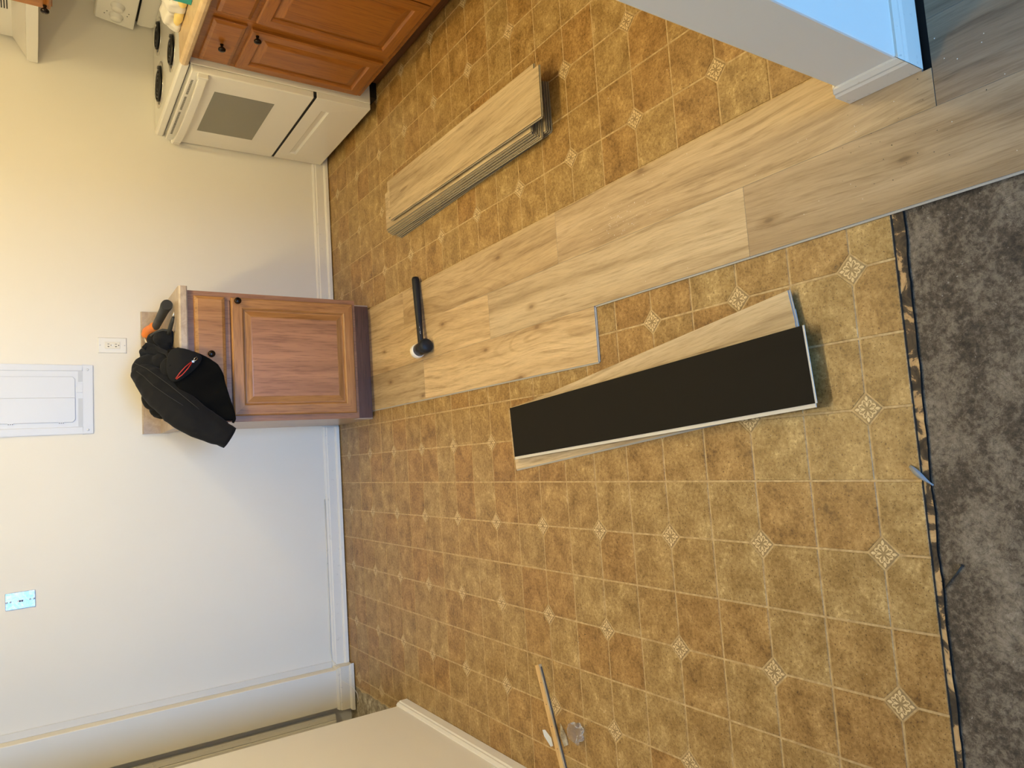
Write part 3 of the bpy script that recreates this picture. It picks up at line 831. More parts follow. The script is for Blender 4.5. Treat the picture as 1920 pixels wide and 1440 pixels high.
# sleeve hanging over the front left corner
path = [(0.475, 3.590, 1.070), (0.432, 3.520, 1.052), (0.370, 3.455, 1.022), (0.312, 3.405, 0.978), (0.260, 3.375, 0.930), (0.216, 3.365, 0.875), (0.180, 3.362, 0.812), (0.147, 3.360, 0.760)]
rad = [0.052, 0.066, 0.077, 0.081, 0.079, 0.072, 0.062, 0.052]
mb = MB(); mb.tube(path, rad, 18, squash=0.62, up=(0, 1, 0))
sl = remeshed('sleeve', mb, 'fleece', jk, 0.006, 4, 0.004, 22, 0.0, 0.005)
mb = MB()
a, b = Vector(path[-2]), Vector(path[-1]); d = (b-a).normalized()
mb.tube([b-d*0.030, b-d*0.012, b+d*0.006, b+d*0.008, b-d*0.004], [0.0535, 0.0530, 0.0510, 0.0420, 0.0380], 18, 0, False, 0.62, up=(0, 1, 0))
mb.tube([b-d*0.004, b-d*0.018], [0.0385, 0.034], 18, 1, True, 0.62, up=(0, 1, 0))
link('cuff', mb, ['fleece', 'fleecein'], sl)
# the second sleeve end poking out behind, near the backsplash
mb = MB(); mb.tube([(0.40, 3.84, 1.01), (0.345, 3.86, 1.000), (0.300, 3.85, 0.985), (0.290, 3.82, 0.960)], [0.034, 0.033, 0.030, 0.026], 14, squash=0.8)
remeshed('second_sleeve', mb, 'fleece', jk, 0.006, 3, 0.004, 25)
# front panel: cloth sheet from the worktop over the edge, with folds
outline = [(0.552, 0.955), (0.548, 0.925), (0.530, 0.885), (0.508, 0.832), (0.480, 0.795), (0.430, 0.770), (0.357, 0.756), (0.286, 0.734), (0.227, 0.723), (0.213, 0.772), (0.212, 0.86)]
def right_edge(z):
    for (x0, z0), (x1, z1) in zip(outline[:-3], outline[1:-2]):
        if z <= z0 and z >= z1: return x0+(x1-x0)*(z0-z)/max(1e-6, z0-z1)
    return 0.552 if z > 0.955 else 0.226
def bot_edge(x):
    pr = [(0.552, 0.955), (0.530, 0.885), (0.508, 0.832), (0.480, 0.795), (0.430, 0.770), (0.357, 0.756), (0.286, 0.734), (0.227, 0.723), (0.205, 0.735)]
    for (x0, z0), (x1, z1) in zip(pr[:-1], pr[1:]):
        if x <= x0 and x >= x1: return z0+(z1-z0)*(x0-x)/(x0-x1)
    return 0.955 if x > 0.55 else 0.735
mb = MB(); nu, nv = 34, 26; vs = []
for i in range(nu+1):
    x = 0.222+(0.5515-0.222)*i/nu; zb = bot_edge(x); zt = 0.985
    for j in range(nv+1):
        q = j/nv; zz = zb+(zt-zb)*q
        y = 3.398-0.020*sin(min(1, (zt-zz)/0.09)*pi/2)
        if zz > 0.955: y += (zz-0.955)/0.03*0.055
        y += 0.007*sin(x*55+zz*30)*(1-q)+0.006*mnoise.noise(Vector((x*18, zz*9, 2)))
        vs.append((x, y, zz-(0.012 if zz > 0.97 else 0)*0))
mb.add(vs, [(i*(nv+1)+j, (i+1)*(nv+1)+j, (i+1)*(nv+1)+j+1, i*(nv+1)+j+1) for i in range(nu) for j in range(nv)], 0, True)
fp = link('front_panel', mb, 'fleecein', jk, fix=False)
so = fp.modifiers.new('solid', 'SOLIDIFY'); so.thickness = 0.006; so.offset = 0
# hem band along the lower edge
hm = [(x, 3.374, bot_edge(x)+0.006) for x in [0.212+0.018*k for k in range(10)]]
link('hem', MB().tube(hm, 0.004, 8, squash=1.4), 'fleecein', fp)
# zippered flap folded over the panel
fl = [(0.552, 0.975), (0.548, 0.930), (0.528, 0.884), (0.512, 0.852), (0.470, 0.873), (0.425, 0.918), (0.392, 0.966), (0.405, 0.995), (0.47, 1.003), (0.53, 0.995)]
mb = MB(); n = len(fl); cx_ = sum(p[0] for p in fl)/n; cz_ = sum(p[1] for p in fl)/n
vs = [(cx_, 3.352, cz_)]
for k in (0.55, 1.0):
    for x, zz in fl:
        X = cx_+(x-cx_)*k; Z = cz_+(zz-cz_)*k
        y = 3.352+0.016*k**3+max(0, (Z-0.955))*0.9
        vs.append((X, y, Z))
mb.add(vs, [(0, 1+i, 1+(i+1) % n) for i in range(n)]+[(1+i, 1+n+i, 1+n+(i+1) % n, 1+(i+1) % n) for i in range(n)], 0, True)
fl_o = link('flap', mb, 'fleece', jk, fix=False)
so = fl_o.modifiers.new('solid', 'SOLIDIFY'); so.thickness = 0.010; so.offset = 0
sb = fl_o.modifiers.new('sub', 'SUBSURF'); sb.levels = 2; sb.render_levels = 2
zp = [Vector((0.407, 3.343, 0.972)), Vector((0.428, 3.3415, 0.952)), Vector((0.456, 3.341, 0.928)), Vector((0.480, 3.341, 0.909))]
off = Vector((0.006, 0, 0.006))
mb = MB().tube([p+off*(0.2+0.7*sin(pi*i/3)) for i, p in enumerate(zp)], 0.0022, 8)
mb.tube([p-off*(0.2+0.5*sin(pi*i/3)) for i, p in enumerate(zp)], 0.0022, 8)
link('zipper', mb, 'red', fl_o)
mb = MB().box(0.478, 0.487, 3.334, 3.340, 0.899, 0.909)
lp = [(0.485, 3.334, 0.902), (0.497, 3.333, 0.898), (0.503, 3.333, 0.889), (0.496, 3.333, 0.885), (0.486, 3.334, 0.894)]
mb.tube(lp+[lp[0]], 0.0013, 6)
link('zipper_pull', mb, 'chrome', fl_o)
mb = MB().tube([(0.462, 3.536-0.02, 1.105), (0.435, 3.463, 1.085), (0.385, 3.397, 1.055), (0.335, 3.349, 1.005), (0.29, 3.322, 0.95)], 0.0010, 6)
link('sleeve_seam', mb, 'seam', sl)

link('front_edge', MB().tube([(0.577, 3.600, 1.067), (0.594, 3.600, 1.051), (0.585, 3.577, 1.030), (0.562, 3.532, 1.010), (0.540, 3.470, 0.990), (0.512, 3.425, 0.985), (0.468, 3.385, 0.985)], [0.010, 0.012, 0.012, 0.011, 0.010, 0.009, 0.007], 10, squash=0.8, up=(0, 1, 0)), 'fleece', jk)
link('shoulder_seam', MB().tube([(0.505, 3.560, 1.108), (0.470, 3.480, 1.070), (0.425, 3.405, 1.035), (0.375, 3.350, 0.990), (0.325, 3.315, 0.945), (0.27, 3.300, 0.890)], 0.0010, 6), 'seam', sl)
# ---- tool pouch, hammer, snips and knife next to the jacket
tp = thing('tool_pouch', (0.62, 3.62, 0.944), 'black padded tool pouch lying between jacket and hammer on the small countertop', 'pouch')
mb = MB(); mb.ball((0.628, 3.615, 0.985), 0.045, (0.85, 1.25, 0.9)); mb.ball((0.635, 3.700, 0.995), 0.050, (0.8, 1.1, 0.9)); mb.ball((0.575, 3.610, 0.975), 0.040, (1.1, 1.1, 0.75))
mb.box(0.60, 0.66, 3.56, 3.72, 0.946, 0.97)
remeshed('pouch_body', mb, 'fleece', tp, 0.006, 4, 0.003, 25, 0.9455)
link('pouch_strap', MB().tube([(0.655, 3.545, 0.963), (0.66, 3.56, 0.99), (0.655, 3.60, 1.015), (0.645, 3.65, 1.03)], 0.005, 8, squash=0.5), 'seam', tp)
hm = thing('hammer', (0.73, 3.70, 0.944), 'claw hammer with thick dark rubber grip and orange collar lying on the small countertop', 'hammer')
g0 = Vector((0.776, 3.545, 0.9715)); g1 = Vector((0.724, 3.825, 0.984)); dd = (g1-g0)
link('grip', MB().tube([g0, g0+dd*0.06, g0+dd*0.25, g0+dd*0.6, g1], [0.0235, 0.0255, 0.0215, 0.0200, 0.0185], 18, squash=1.0), 'rubber', hm)
link('collar', MB().tube([(0.726, 3.815, 0.984), (0.727, 3.850, 0.990), (0.725, 3.875, 0.994), (0.724, 3.905, 1.000), (0.718, 3.935, 1.006), (0.703, 3.950, 1.008), (0.690, 3.955, 1.006)], [0.0185, 0.0225, 0.0190, 0.0215, 0.0255, 0.0260, 0.0200], 16), 'orange', hm)
for s_ in (-1, 1):
    e = Vector((0.694, 3.945, 1.007+s_*0.009))
    link('claw', MB().tube([e, e+Vector((-0.014, -0.006, s_*0.003)), e+Vector((-0.030, -0.014, -0.002)), e+Vector((-0.044, -0.018, -0.010))], [0.0080, 0.0068, 0.0058, 0.0040], 8), 'steel', hm)
kn = thing('utility_knife', (0.68, 3.50, 0.944), 'small dark utility knife beside the hammer near the countertop edge', 'knife')
p0, p1 = Vector((0.705, 3.475, 0.957)), Vector((0.640, 3.545, 0.968))
link('knife_handle', MB().tube([p0, p0*0.7+p1*0.3, p0*0.3+p1*0.7, p1], [0.008, 0.012, 0.013, 0.010], 10, squash=0.75), 'rubber', kn)
link('knife_tip', MB().tube([p0+Vector((0.026, -0.012, -0.003)), p0+Vector((0.008, -0.004, 0)), p0], [0.0012, 0.0045, 0.006], 8), 'steel', kn)

# ================================================================== things on the back wall
# breaker panel
bp = thing('breaker_panel', (0.392, BW, 1.238), 'white painted electrical breaker panel cover on the back wall above the jacket', 'panel')
bx0, bx1, bz0, bz1 = 0.223, 0.561, 1.238, 1.86
mb = MB()
yo = BW-0.007
mb.box(bx0, bx1, yo, BW-0.0005, bz0, bz0+0.044); mb.box(bx0, bx1, yo, BW-0.0005, bz1-0.044, bz1)
mb.box(bx0, bx0+0.036, yo, BW-0.0005, bz0+0.044, bz1-0.044); mb.box(bx1-0.030, bx1, yo, BW-0.0005, bz0+0.044, bz1-0.044)
link('cover_rim', mb, 'panelpaint', bp, bevel=0.0035)
mb = MB().box(bx0+0.036, bx1-0.030, BW-0.0032, BW-0.0006, bz0+0.044, bz1-0.044)
link('recessed_field', mb, 'panelpaint', bp)
mb = MB().prism([(bx0+0.037, 1.283), (0.397, 1.283), (0.397, 1.302), (bx0+0.037, 1.302)], BW-0.0042, BW-0.0030, 'Y'); link('recess_shade', mb, 'steel_and_shade', bp)  # grey bands paint the shade inside the panel recess
mb = MB().prism([(0.478, 1.283), (bx1-0.032, 1.283), (bx1-0.032, 1.302), (0.478, 1.302)], BW-0.0042, BW-0.0030, 'Y')
link('recess_shade', mb, 'steel_and_shade', bp)
mb = MB().box(0.425, 0.470, BW-0.0072, BW-0.0032, 1.282, 1.309)
link('latch_tab', mb, 'panelpaint', bp, bevel=0.001)
c_ = 0.012; dz0, dz1 = 1.313, 1.80
def oct_(x0, x1, z0, z1): return [(x0+c_, z0), (x1-c_, z0), (x1, z0+c_), (x1, z1-c_), (x1-c_, z1), (x0+c_, z1), (x0, z1-c_), (x0, z0+c_)]
mb = MB().prism(oct_(0.2805, 0.5045, dz0, dz1), BW-0.0036, BW-0.0032, 'Y'); 
dd_ = link('door_gap', mb, 'steel_and_shade', bp)
mb = MB().prism([(0.2825, dz0+c_), (0.2825+c_, dz0+0.002), (0.4000, dz0+0.002), (0.4000, dz1-0.002), (0.2825+c_, dz1-0.002), (0.2825, dz1-c_)], BW-0.0090, BW-0.0034, 'Y')
mb.prism([(0.4004, dz0+0.002), (0.5025-c_, dz0+0.002), (0.5025, dz0+c_), (0.5025, dz1-c_), (0.5025-c_, dz1-0.002), (0.4004, dz1-0.002)], BW-0.0076, BW-0.0034, 'Y')
dd_ = link('door', mb, 'panelpaint', bp, bevel=0.0012)
for zz in (1.372, 1.572):
    mb = MB()
    mb.box(0.277, 0.2835, BW-0.0095, BW-0.003, zz-0.011, zz+0.011); 
    for q in (-0.008, 0.0, 0.008): mb.box(0.2762, 0.2800, BW-0.0100, BW-0.0094, zz+q-0.0014, zz+q+0.0014, 1)
    link('hinge', mb, ['panelpaint', 'slot'], dd_)
for xx in (0.243, 0.537):
    for zz in (1.262, 1.835):
        link('screw', MB().lathe([(0.006, 0), (0.0055, 0.002), (0.003, 0.0032), (0, 0.0034)], (xx, yo, zz), (0, -1, 0), 12), 'panelpaint', bp)

# GFCI outlet
ol = thing('outlet', (0.6615, BW, 1.153), 'white double socket outlet on the back wall above the small countertop', 'outlet')
ox0, ox1, oz0, oz1 = 0.6215, 0.7015, 1.089, 1.217
mb = MB()
ring = lambda i, y: [(ox0+i, y, oz0+i), (ox1-i, y, oz0+i), (ox1-i, y, oz1-i), (ox0+i, y, oz1-i)]
A_, B_ = ring(0, BW-0.0005), ring(0.004, BW-0.006)
mb.add(A_+B_, [(k, (k+1) % 4, 4+(k+1) % 4, 4+k) for k in range(4)]+[(4, 5, 6, 7)])
link('wall_plate', mb, 'whitepl', ol, fix=True)
gm = link('receptacle', MB().box(0.6445, 0.6785, BW-0.0085, BW-0.0055, 1.1195, 1.1865), 'almond', ol, bevel=0.001)
mb = MB()
for zc in (1.1665, 1.1335):
    mb.box(0.6660, 0.6685, BW-0.0092, BW-0.0084, zc-0.0000, zc+0.0085)      # long slot
    mb.box(0.6545, 0.6570, BW-0.0092, BW-0.0084, zc-0.0000, zc+0.0085); mb.box(0.6515, 0.6545, BW-0.0092, BW-0.0084, zc+0.0030, zc+0.0055)
    mb.prism([(0.6613+0.0026*cos(a), zc-0.0075+0.0026*sin(a)) for a in [k*pi/4 for k in range(8)]], BW-0.0092, BW-0.0084, 'Y')
link('slots', mb, 'slot', gm)
mb = MB().box(0.6560, 0.6670, BW-0.0098, BW-0.0084, 1.1535, 1.1580); mb.box(0.6560, 0.6670, BW-0.0098, BW-0.0084, 1.1480, 1.1525)
link('test_buttons', mb, 'whitepl', gm)
for zz in (1.2065, 1.0995):
    link('screw', MB().lathe([(0.0028, 0), (0.0024, 0.001), (0, 0.0012)], (0.6615, BW-0.006, zz), (0, -1, 0), 10), 'steel_and_shade', ol)

# bare metal switch box plate
sp = thing('switch_plate', (-0.525, BW, 1.53), 'bare galvanised metal switch plate without toggle on the back wall', 'switch plate')
mb = MB(); R_ = Matrix.Rotation(radians(-1.2), 3, 'Y')
mb.box(-0.562, -0.486, BW-0.006, BW-0.0005, 1.478, 1.592, 0, R_)
pl = link('plate', mb, 'galv', sp, bevel=0.002)
mb = MB().box(-0.5320, -0.5215, BW-0.0068, BW-0.0058, 1.523, 1.547)
link('toggle_slot', mb, 'whitepl', sp)
mb = MB().box(-0.5305, -0.5230, BW-0.0085, BW-0.0066, 1.525, 1.5315); mb.box(-0.5305, -0.5230, BW-0.0085, BW-0.0066, 1.5335, 1.5400)
link('toggle', mb, 'black', sp)
for xx, zz in ((-0.5275, 1.586), (-0.5265, 1.572), (-0.5245, 1.498), (-0.5240, 1.484)):
    link('screw', MB().lathe([(0.0042, 0), (0.0036, 0.0014), (0, 0.002)], (xx, BW-0.006, zz), (0, -1, 0), 12), 'chrome', sp)

# thin cable running down the left corner and along the baseboard
cable = link('cable', MB().tube([(-0.20, BW-0.004, 0.101), (-0.55, BW-0.004, 0.1005), (-0.90, BW-0.004, 0.102), (-1.05, BW-0.005, 0.104), (-1.095, BW-0.008, 0.097), (-1.108, BW-0.03, 0.088), (-1.115, BW-0.05, 0.09)], 0.0025, 8), 'trimworn')
tag(cable, 'thin painted cable running along the top of the left back baseboard', 'cable')
wire = link('wire', MB().tube([(-1.190, 3.9515, 0.075), (-1.205, 3.945, 0.055), (-1.225, 3.930, 0.030), (-1.260, 3.915, 0.010), (-1.30, 3.915, 0.004), (-1.315, 3.93, 0.003)], 0.0016, 8), 'trim')
tag(wire, 'thin stray white wire curling over the baseboard of the corner chase', 'wire')

# ================================================================== stove
SY0, SY1, SX = 3.262, 4.040, 1.803
sv = thing('stove', (2.13, 3.67, 0), 'white freestanding electric coil stove standing in the kitchen corner', 'stove')
mb = MB().box(SX+0.012, 2.440, SY0, SY1, 0.045, 0.898)
link('stove_body', mb, 'white', sv, bevel=0.003)
mb = MB().box(SX+0.06, 2.42, SY0+0.02, SY1-0.02, 0.0005, 0.046)
link('stove_plinth', mb, 'black', sv)
mb = MB(); zt = 0.940
prof = [(SX+0.002, 0.902), (SX-0.002, 0.908), (SX-0.002, 0.930), (SX+0.004, 0.9375), (SX+0.014, zt), (2.385, zt), (2.385, 0.902)]
mb.prism(prof, SY0-0.002, SY1+0.004, 'Y')
ct = link('cooktop', mb, 'white', sv)
mb = MB().box(SX+0.010, SX+0.03, SY0+0.003, SY1-0.003, 0.8965, 0.903)
link('cooktop_gap', mb, 'gapblack', sv)
def burner(x, y, r):
    b = link('burner', MB().lathe([(r+0.012, 0.0005), (r+0.014, 0.003), (r+0.008, 0.0045), (r, 0.003), (r*0.85, -0.002), (0.0, -0.002)], (x, y, zt), (0, 0, 1), 32), 'chrome', sv)
    mb = MB(); pts = []; turns = 4 if r > 0.09 else 3
    for k in range(turns*22+1):
        a = 2*pi*k/22; q = 0.018+(r-0.012-0.018)*k/(turns*22)
        pts.append((x+q*cos(a), y+q*sin(a), zt+0.009))
    mb.tube(pts, 0.0052, 7)
    mb.tube([pts[-1], (x+r*1.02, y+0.006, zt+0.006)], 0.005, 7)
    link('coil', mb, 'coil', b)
    link('drip_bowl', MB().lathe([(r-0.004, 0.0022), (r*0.55, 0.001), (0, 0.001)], (x, y, zt), (0, 0, 1), 28), 'black', b)
burner(1.978, 3.838, 0.100); burner(2.245, 3.850, 0.080); burner(1.958, 3.452, 0.080); burner(2.225, 3.460, 0.100)
# oven door
DX0, DX1 = 1.780, 1.815
od = link('oven_door', MB().box(DX0, DX1, SY0+0.002, SY1-0.006, 0.338, 0.893), 'white', sv, bevel=0.005)
link('oven_window', MB().box(DX0-0.0012, DX0+0.004, 3.408, 3.852, 0.490, 0.768), 'glass', od)
for yy0 in (3.345, 3.515, 3.685, 3.83):
    mb = MB()
    for k in range(14):
        y = yy0+k*0.0105
        if y > 3.95: break
        mb.box(DX0-0.0010, DX0+0.002, y, y+0.0045, 0.871, 0.881)
    link('oven_vent', mb, 'slot', od)['kind'] = 'stuff'
mb = MB(); hp = []
ny_ = 16
for k in range(ny_+1):
    y = SY0+0.012+(SY1-0.010-SY0-0.012-0.004)*k/ny_
    q = k/ny_; bow = sin(pi*q)
    hp.append((y, DX0-0.020-0.026*bow**0.6))
for (ya, xa), (yb, xb) in zip(hp[:-1], hp[1:]):
    mb.add([(xa, ya, 0.826), (xa, ya, 0.862), (xa+0.018, ya, 0.862), (xa+0.018, ya, 0.826), (xb, yb, 0.826), (xb, yb, 0.862), (xb+0.018, yb, 0.862), (xb+0.018, yb, 0.826)],
           [(0, 1, 5, 4), (1, 2, 6, 5), (2, 3, 7, 6), (3, 0, 4, 7)], 0)
for y in (hp[0][0], hp[-1][0]):
    mb.box(DX0-0.021, DX0+0.002, y-0.006, y+0.022 if y < 3.5 else y+0.006, 0.820, 0.866)
link('oven_handle', mb, 'white', od, bevel=0.003)
mb = MB().box(DX0+0.006, DX1, SY0+0.004, SY1-0.008, 0.3235, 0.339)
link('door_gap', mb, 'gapblack', sv)
mb = MB()
d_ = 0.012; y0, y1, z0, z1 = SY0+0.001, SY1-0.006, 0.046, 0.324
gx = DX0+0.004
# storage drawer front with a long pressed finger recess
fy0, fy1, fz0, fz1 = 3.385, 3.945, 0.222, 0.262
P = [(gx, y0, z0), (gx, y1, z0), (gx, y1, z1), (gx, y0, z1), (gx, fy0, fz0), (gx, fy1, fz0), (gx, fy1, fz1), (gx, fy0, fz1),
     (gx+0.012, fy0+0.010, fz0+0.006), (gx+0.012, fy1-0.010, fz0+0.006), (gx+0.004, fy1-0.010, fz1-0.008), (gx+0.004, fy0+0.010, fz1-0.008)]
mb.add(P, [(0, 1, 5, 4), (1, 2, 6, 5), (2, 3, 7, 6), (3, 0, 4, 7), (4, 5, 9, 8), (5, 6, 10, 9), (6, 7, 11, 10), (7, 4, 8, 11), (8, 9, 10, 11)])
Q = [(DX1, y0, z0), (DX1, y1, z0), (DX1, y1, z1), (DX1, y0, z1)]
mb.add(P[:4]+Q, [(0, 1, 5, 4), (1, 2, 6, 5), (2, 3, 7, 6), (3, 0, 4, 7), (4, 5, 6, 7)])
link('storage_drawer', mb, 'white', sv, bevel=0.002)
# backguard and control console
prof = [(SY0+0.02, zt), (SY1-0.025, zt), (SY1-0.010, zt+0.012), (SY1-0.008, 1.005), (SY1-0.016, 1.020), (SY0+0.02, 1.020)]
mb = MB().prism(prof, 2.388, 2.44, 'X')
link('backguard', mb, 'white', sv)
mb = MB().box(2.395, 2.44, SY0+0.02, SY1-0.03, 1.020, 1.045); link('console_gap', mb, 'gapblack', sv)
prof = [(2.352, 1.040), (2.378, 1.212), (2.390, 1.216), (2.455, 1.216), (2.455, 1.036), (2.356, 1.036)]
cs = link('control_console', MB().prism(prof, SY0, SY1-0.010, 'Y'), 'white', sv, bevel=0.003)
nrm_ = Vector((-0.989, 0, 0.149))
for y in (3.955, 3.865, 3.46, 3.37):
    c = Vector((2.366, y, 1.122))
    mb = MB().lathe([(0.033, 0), (0.033, 0.004), (0.029, 0.006), (0.0265, 0.022), (0.024, 0.025), (0, 0.0255)], c, nrm_, 24)
    u = Vector((0.149, 0, 0.989))
    k_ = link('knob', mb, 'white', cs)
mb = MB()
for y, zz in ((3.965, 1.175), (3.925, 1.075), (3.94, 1.165), (3.90, 1.07)):
    c = Vector((2.352+(zz-1.040)*0.151, y, zz)); link('indicator_dot', MB().lathe([(0.0032, 0.0), (0.0028, 0.001), (0, 0.0012)], c, nrm_, 8), 'black', cs)

# ================================================================== kitchen base cabinets along the right wall
FX = 1.840
def base_unit(y0, y1, doors, label, drawers):
    u = thing('base_cabinet', (2.16, (y0+y1)/2, 0), label, 'cabinet')
    mb = MB().box(FX+0.019, 2.465, y0, y1, 0.10, 0.902); link('cabinet_body', mb, 'birch', u)
    mb = MB(); f_ = 0.034
    mb.box(FX, FX+0.019, y0, y0+f_, 0.102, 0.903); mb.box(FX, FX+0.019, y1-f_, y1, 0.102, 0.903)
    mb.box(FX, FX+0.019, y0+f_, y1-f_, 0.868, 0.903); mb.box(FX, FX+0.019, y0+f_, y1-f_, 0.712, 0.738); mb.box(FX, FX+0.019, y0+f_, y1-f_, 0.102, 0.135)
    for a in (drawers[1:]):
        mb.box(FX, FX+0.019, a[1]-0.0, a[1]+0.04, 0.135, 0.87)
    link('face_frame', mb, 'koak', u, bevel=0.001)
    link('toe_kick', MB().box(1.930, 1.945, y0, y1, 0.0008, 0.102), 'kickbrown', u)
    for a, b, kn_ in drawers:
        d = slab_drawer(u, (0, -1, 0), (0, 0, 1), (FX, b, 0.737), (-1, 0, 0), b-a, 0.134, 'koak')
        knob(d, (FX-0.019, (a+b)/2, 0.805), (-1, 0, 0))
    for a, b, kn_ in doors:
        d = panel_door(u, (0, -1, 0), (0, 0, 1), (FX, b, 0.128), (-1, 0, 0), b-a, 0.588, ('koak', 'koaky', 'koak'))
        if kn_ is not None: knob(d, (FX-0.019, kn_, 0.688), (-1, 0, 0))
    return u
base_unit(2.874, 3.255, [(2.906, 3.230, 2.936)], 'narrow oak base cabinet with drawer and door right beside the stove', [(2.898, 3.230, None)])
base_unit(1.965, 2.874, [(2.425, 2.852, 2.452), (1.985, 2.415, 2.388)], 'wide oak double-door base cabinet further along from the stove', [(2.425, 2.846, None), (1.985, 2.415, None)])
base_unit(1.40, 1.965, [(1.425, 1.940, 1.46)], 'oak base cabinet furthest from the stove, mostly out of view', [(1.425, 1.940, None)])
kt = thing('kitchen_countertop', (2.14, 2.3, 0.903), 'long beige laminate kitchen countertop running from the stove along the oak cabinets', 'countertop')
prof = [(1.806, 0.905), (1.796, 0.911), (1.792, 0.924), (1.796, 0.937), (1.808, 0.9435), (2.466, 0.9435), (2.466, 0.904), (1.842, 0.904)]
link('slab', MB().prism(prof, 1.40, 3.257, 'Y', smooth=False), 'laminate2', kt, bevel=0.003)
link('backsplash', MB().box(2.446, 2.466, 1.40, 3.257, 0.9435, 1.045), 'laminate2', kt)

# crumpled bag and teal box on it
bgt = thing('plastic_bag', (1.97, 3.10, 0.944), 'crumpled white plastic bag with yellow edge on the kitchen countertop by the stove', 'bag')
mb = MB(); mb.ball((1.985, 3.165, 0.985), 0.058, (0.9, 1.25, 0.75)); mb.ball((2.03, 3.075, 1.00), 0.060, (1.0, 1.2, 0.9)); mb.ball((1.955, 3.215, 0.965), 0.032, (0.9, 1.2, 0.7)); mb.ball((1.96, 3.065, 0.985), 0.043, (0.9, 1.2, 0.9))
o = remeshed('bag_body', mb, 'bag', bgt, 0.007, 1, 0.016, 26, 0.9442, 0.008)
mb = MB(); mb.ball((1.930, 3.120, 0.963), 0.022, (0.6, 3.2, 0.85)); mb.ball((1.935, 3.02, 0.965), 0.022, (0.6, 1.6, 0.9))
remeshed('yellow_edge', mb, 'bagyellow', bgt, 0.005, 2, 0.003, 40, 0.9442)
tb = thing('teal_box', (1.95, 2.90, 0.944), 'small teal cardboard box on the kitchen countertop beside the white bag', 'box')
R_ = Matrix.Rotation(radians(12), 3, 'Z')
link('carton', MB().box(1.905, 2.03, 2.80, 2.965, 0.9442, 1.022, 0, R_), 'teal', tb, bevel=0.002)
link('lid_flap', MB().box(1.903, 2.032, 2.798, 2.967, 1.0222, 1.0245, 0, R_), 'teal', tb)

# upper cabinet and range hood
uc = thing('wall_cabinet', (2.2, 2.88, 1.415), 'oak wall cabinet with dark knobs hanging over the kitchen countertop', 'cabinet')
UX = 1.903
link('cabinet_body', MB().box(UX+0.018, 2.468, 2.48, 3.262, 1.414, 2.18), 'koak', uc)
for a, b, kz in ((2.876, 3.259, 3.234), (2.490, 2.866, 2.52)):
    d = panel_door(uc, (0, -1, 0), (0, 0, 1), (UX+0.018, b, 1.420), (-1, 0, 0), b-a, 0.74, ('koak', 'koaky', 'koak'))
    knob(d, (UX-0.001, kz, 1.440), (-1, 0, 0))
rh = thing('range_hood', (2.27, 3.67, 1.459), 'white range hood with slotted front mounted above the stove', 'range hood')
prof = [(2.068, 1.459), (2.068, 1.506), (2.080, 1.507), (2.173, 1.562), (2.173, 1.70), (2.468, 1.70), (2.468, 1.459)]
HY0, HY1 = 3.266, 4.036
link('hood_body', MB().prism(prof, HY0, HY1, 'Y'), 'white', rh)
link('hood_lip', MB().box(2.064, 2.0685, HY0, HY1, 1.460, 1.497), 'white', rh)
mb = MB()
for k in range(5): mb.box(2.1715, 2.174, 3.50, 3.795, 1.5755+0.0105*k, 1.5800+0.0105*k)
link('vent_slots', mb, 'gapblack', rh)
sc_ = thing('soffit_cabinet', (2.3, 3.67, 1.70), 'short oak cabinet above the range hood', 'cabinet')
link('cabinet_body', MB().box(2.19, 2.468, 3.266, 4.044, 1.7005, 2.18), 'koak', sc_)
for b in (4.04, 3.652): panel_door(sc_, (0, -1, 0), (0, 0, 1), (2.19, b, 1.705), (-1, 0, 0), 0.364, 0.46, ('koak', 'koaky', 'koak'))

# ================================================================== tools and scraps on the floor
ZP = ZB+PT
ml = thing('mallet', (0.62, 2.87, ZP), 'rubber mallet with black handle and one white face lying on the new planks', 'mallet')
hc = Vector((0.485, 2.852, ZP+0.0335)); ha = Vector((0.13, -1, 0.0)).normalized()
mb = MB().lathe([(0.024, -0.030), (0.0285, -0.028), (0.0285, 0.028), (0.024, 0.030)], hc, ha, 28); link('mallet_head', mb, 'black', ml)
mb = MB().lathe([(0.029, -0.026), (0.0325, -0.030), (0.0325, -0.052), (0.030, -0.056), (0.0, -0.057)], hc, ha, 28); link('white_face', mb, 'malletwhite', ml)['label'] = 'white rubber face'
mb = MB().lathe([(0.027, 0.026), (0.0325, 0.030), (0.0325, 0.050), (0.028, 0.058), (0.016, 0.062), (0.0, 0.063)], hc, ha, 28); link('black_face', mb, 'malletblack', ml)
h1 = Vector((0.822, 2.905, ZP+0.0180))
pts = [hc.lerp(h1, q) for q in (0.05, 0.15, 0.4, 0.6, 0.85, 0.97, 1.0)]
hd = link('handle', MB().tube(pts, [0.0135, 0.0135, 0.0145, 0.0162, 0.0168, 0.0178, 0.0150], 16), 'malletblack', ml)
mb = MB()
for k in range(7):                                           # small illegible white print along the handle
    p = hc.lerp(h1, 0.20+0.022*k); s_ = 0.0012+0.0006*(k % 3 == 1)
    mb.box(p.x-0.0020, p.x+0.0020, p.y-0.0128-0.0002, p.y-0.0118, p.z+0.0035, p.z+0.0035+2*s_)
link('handle_print', mb, 'whitepl', hd)

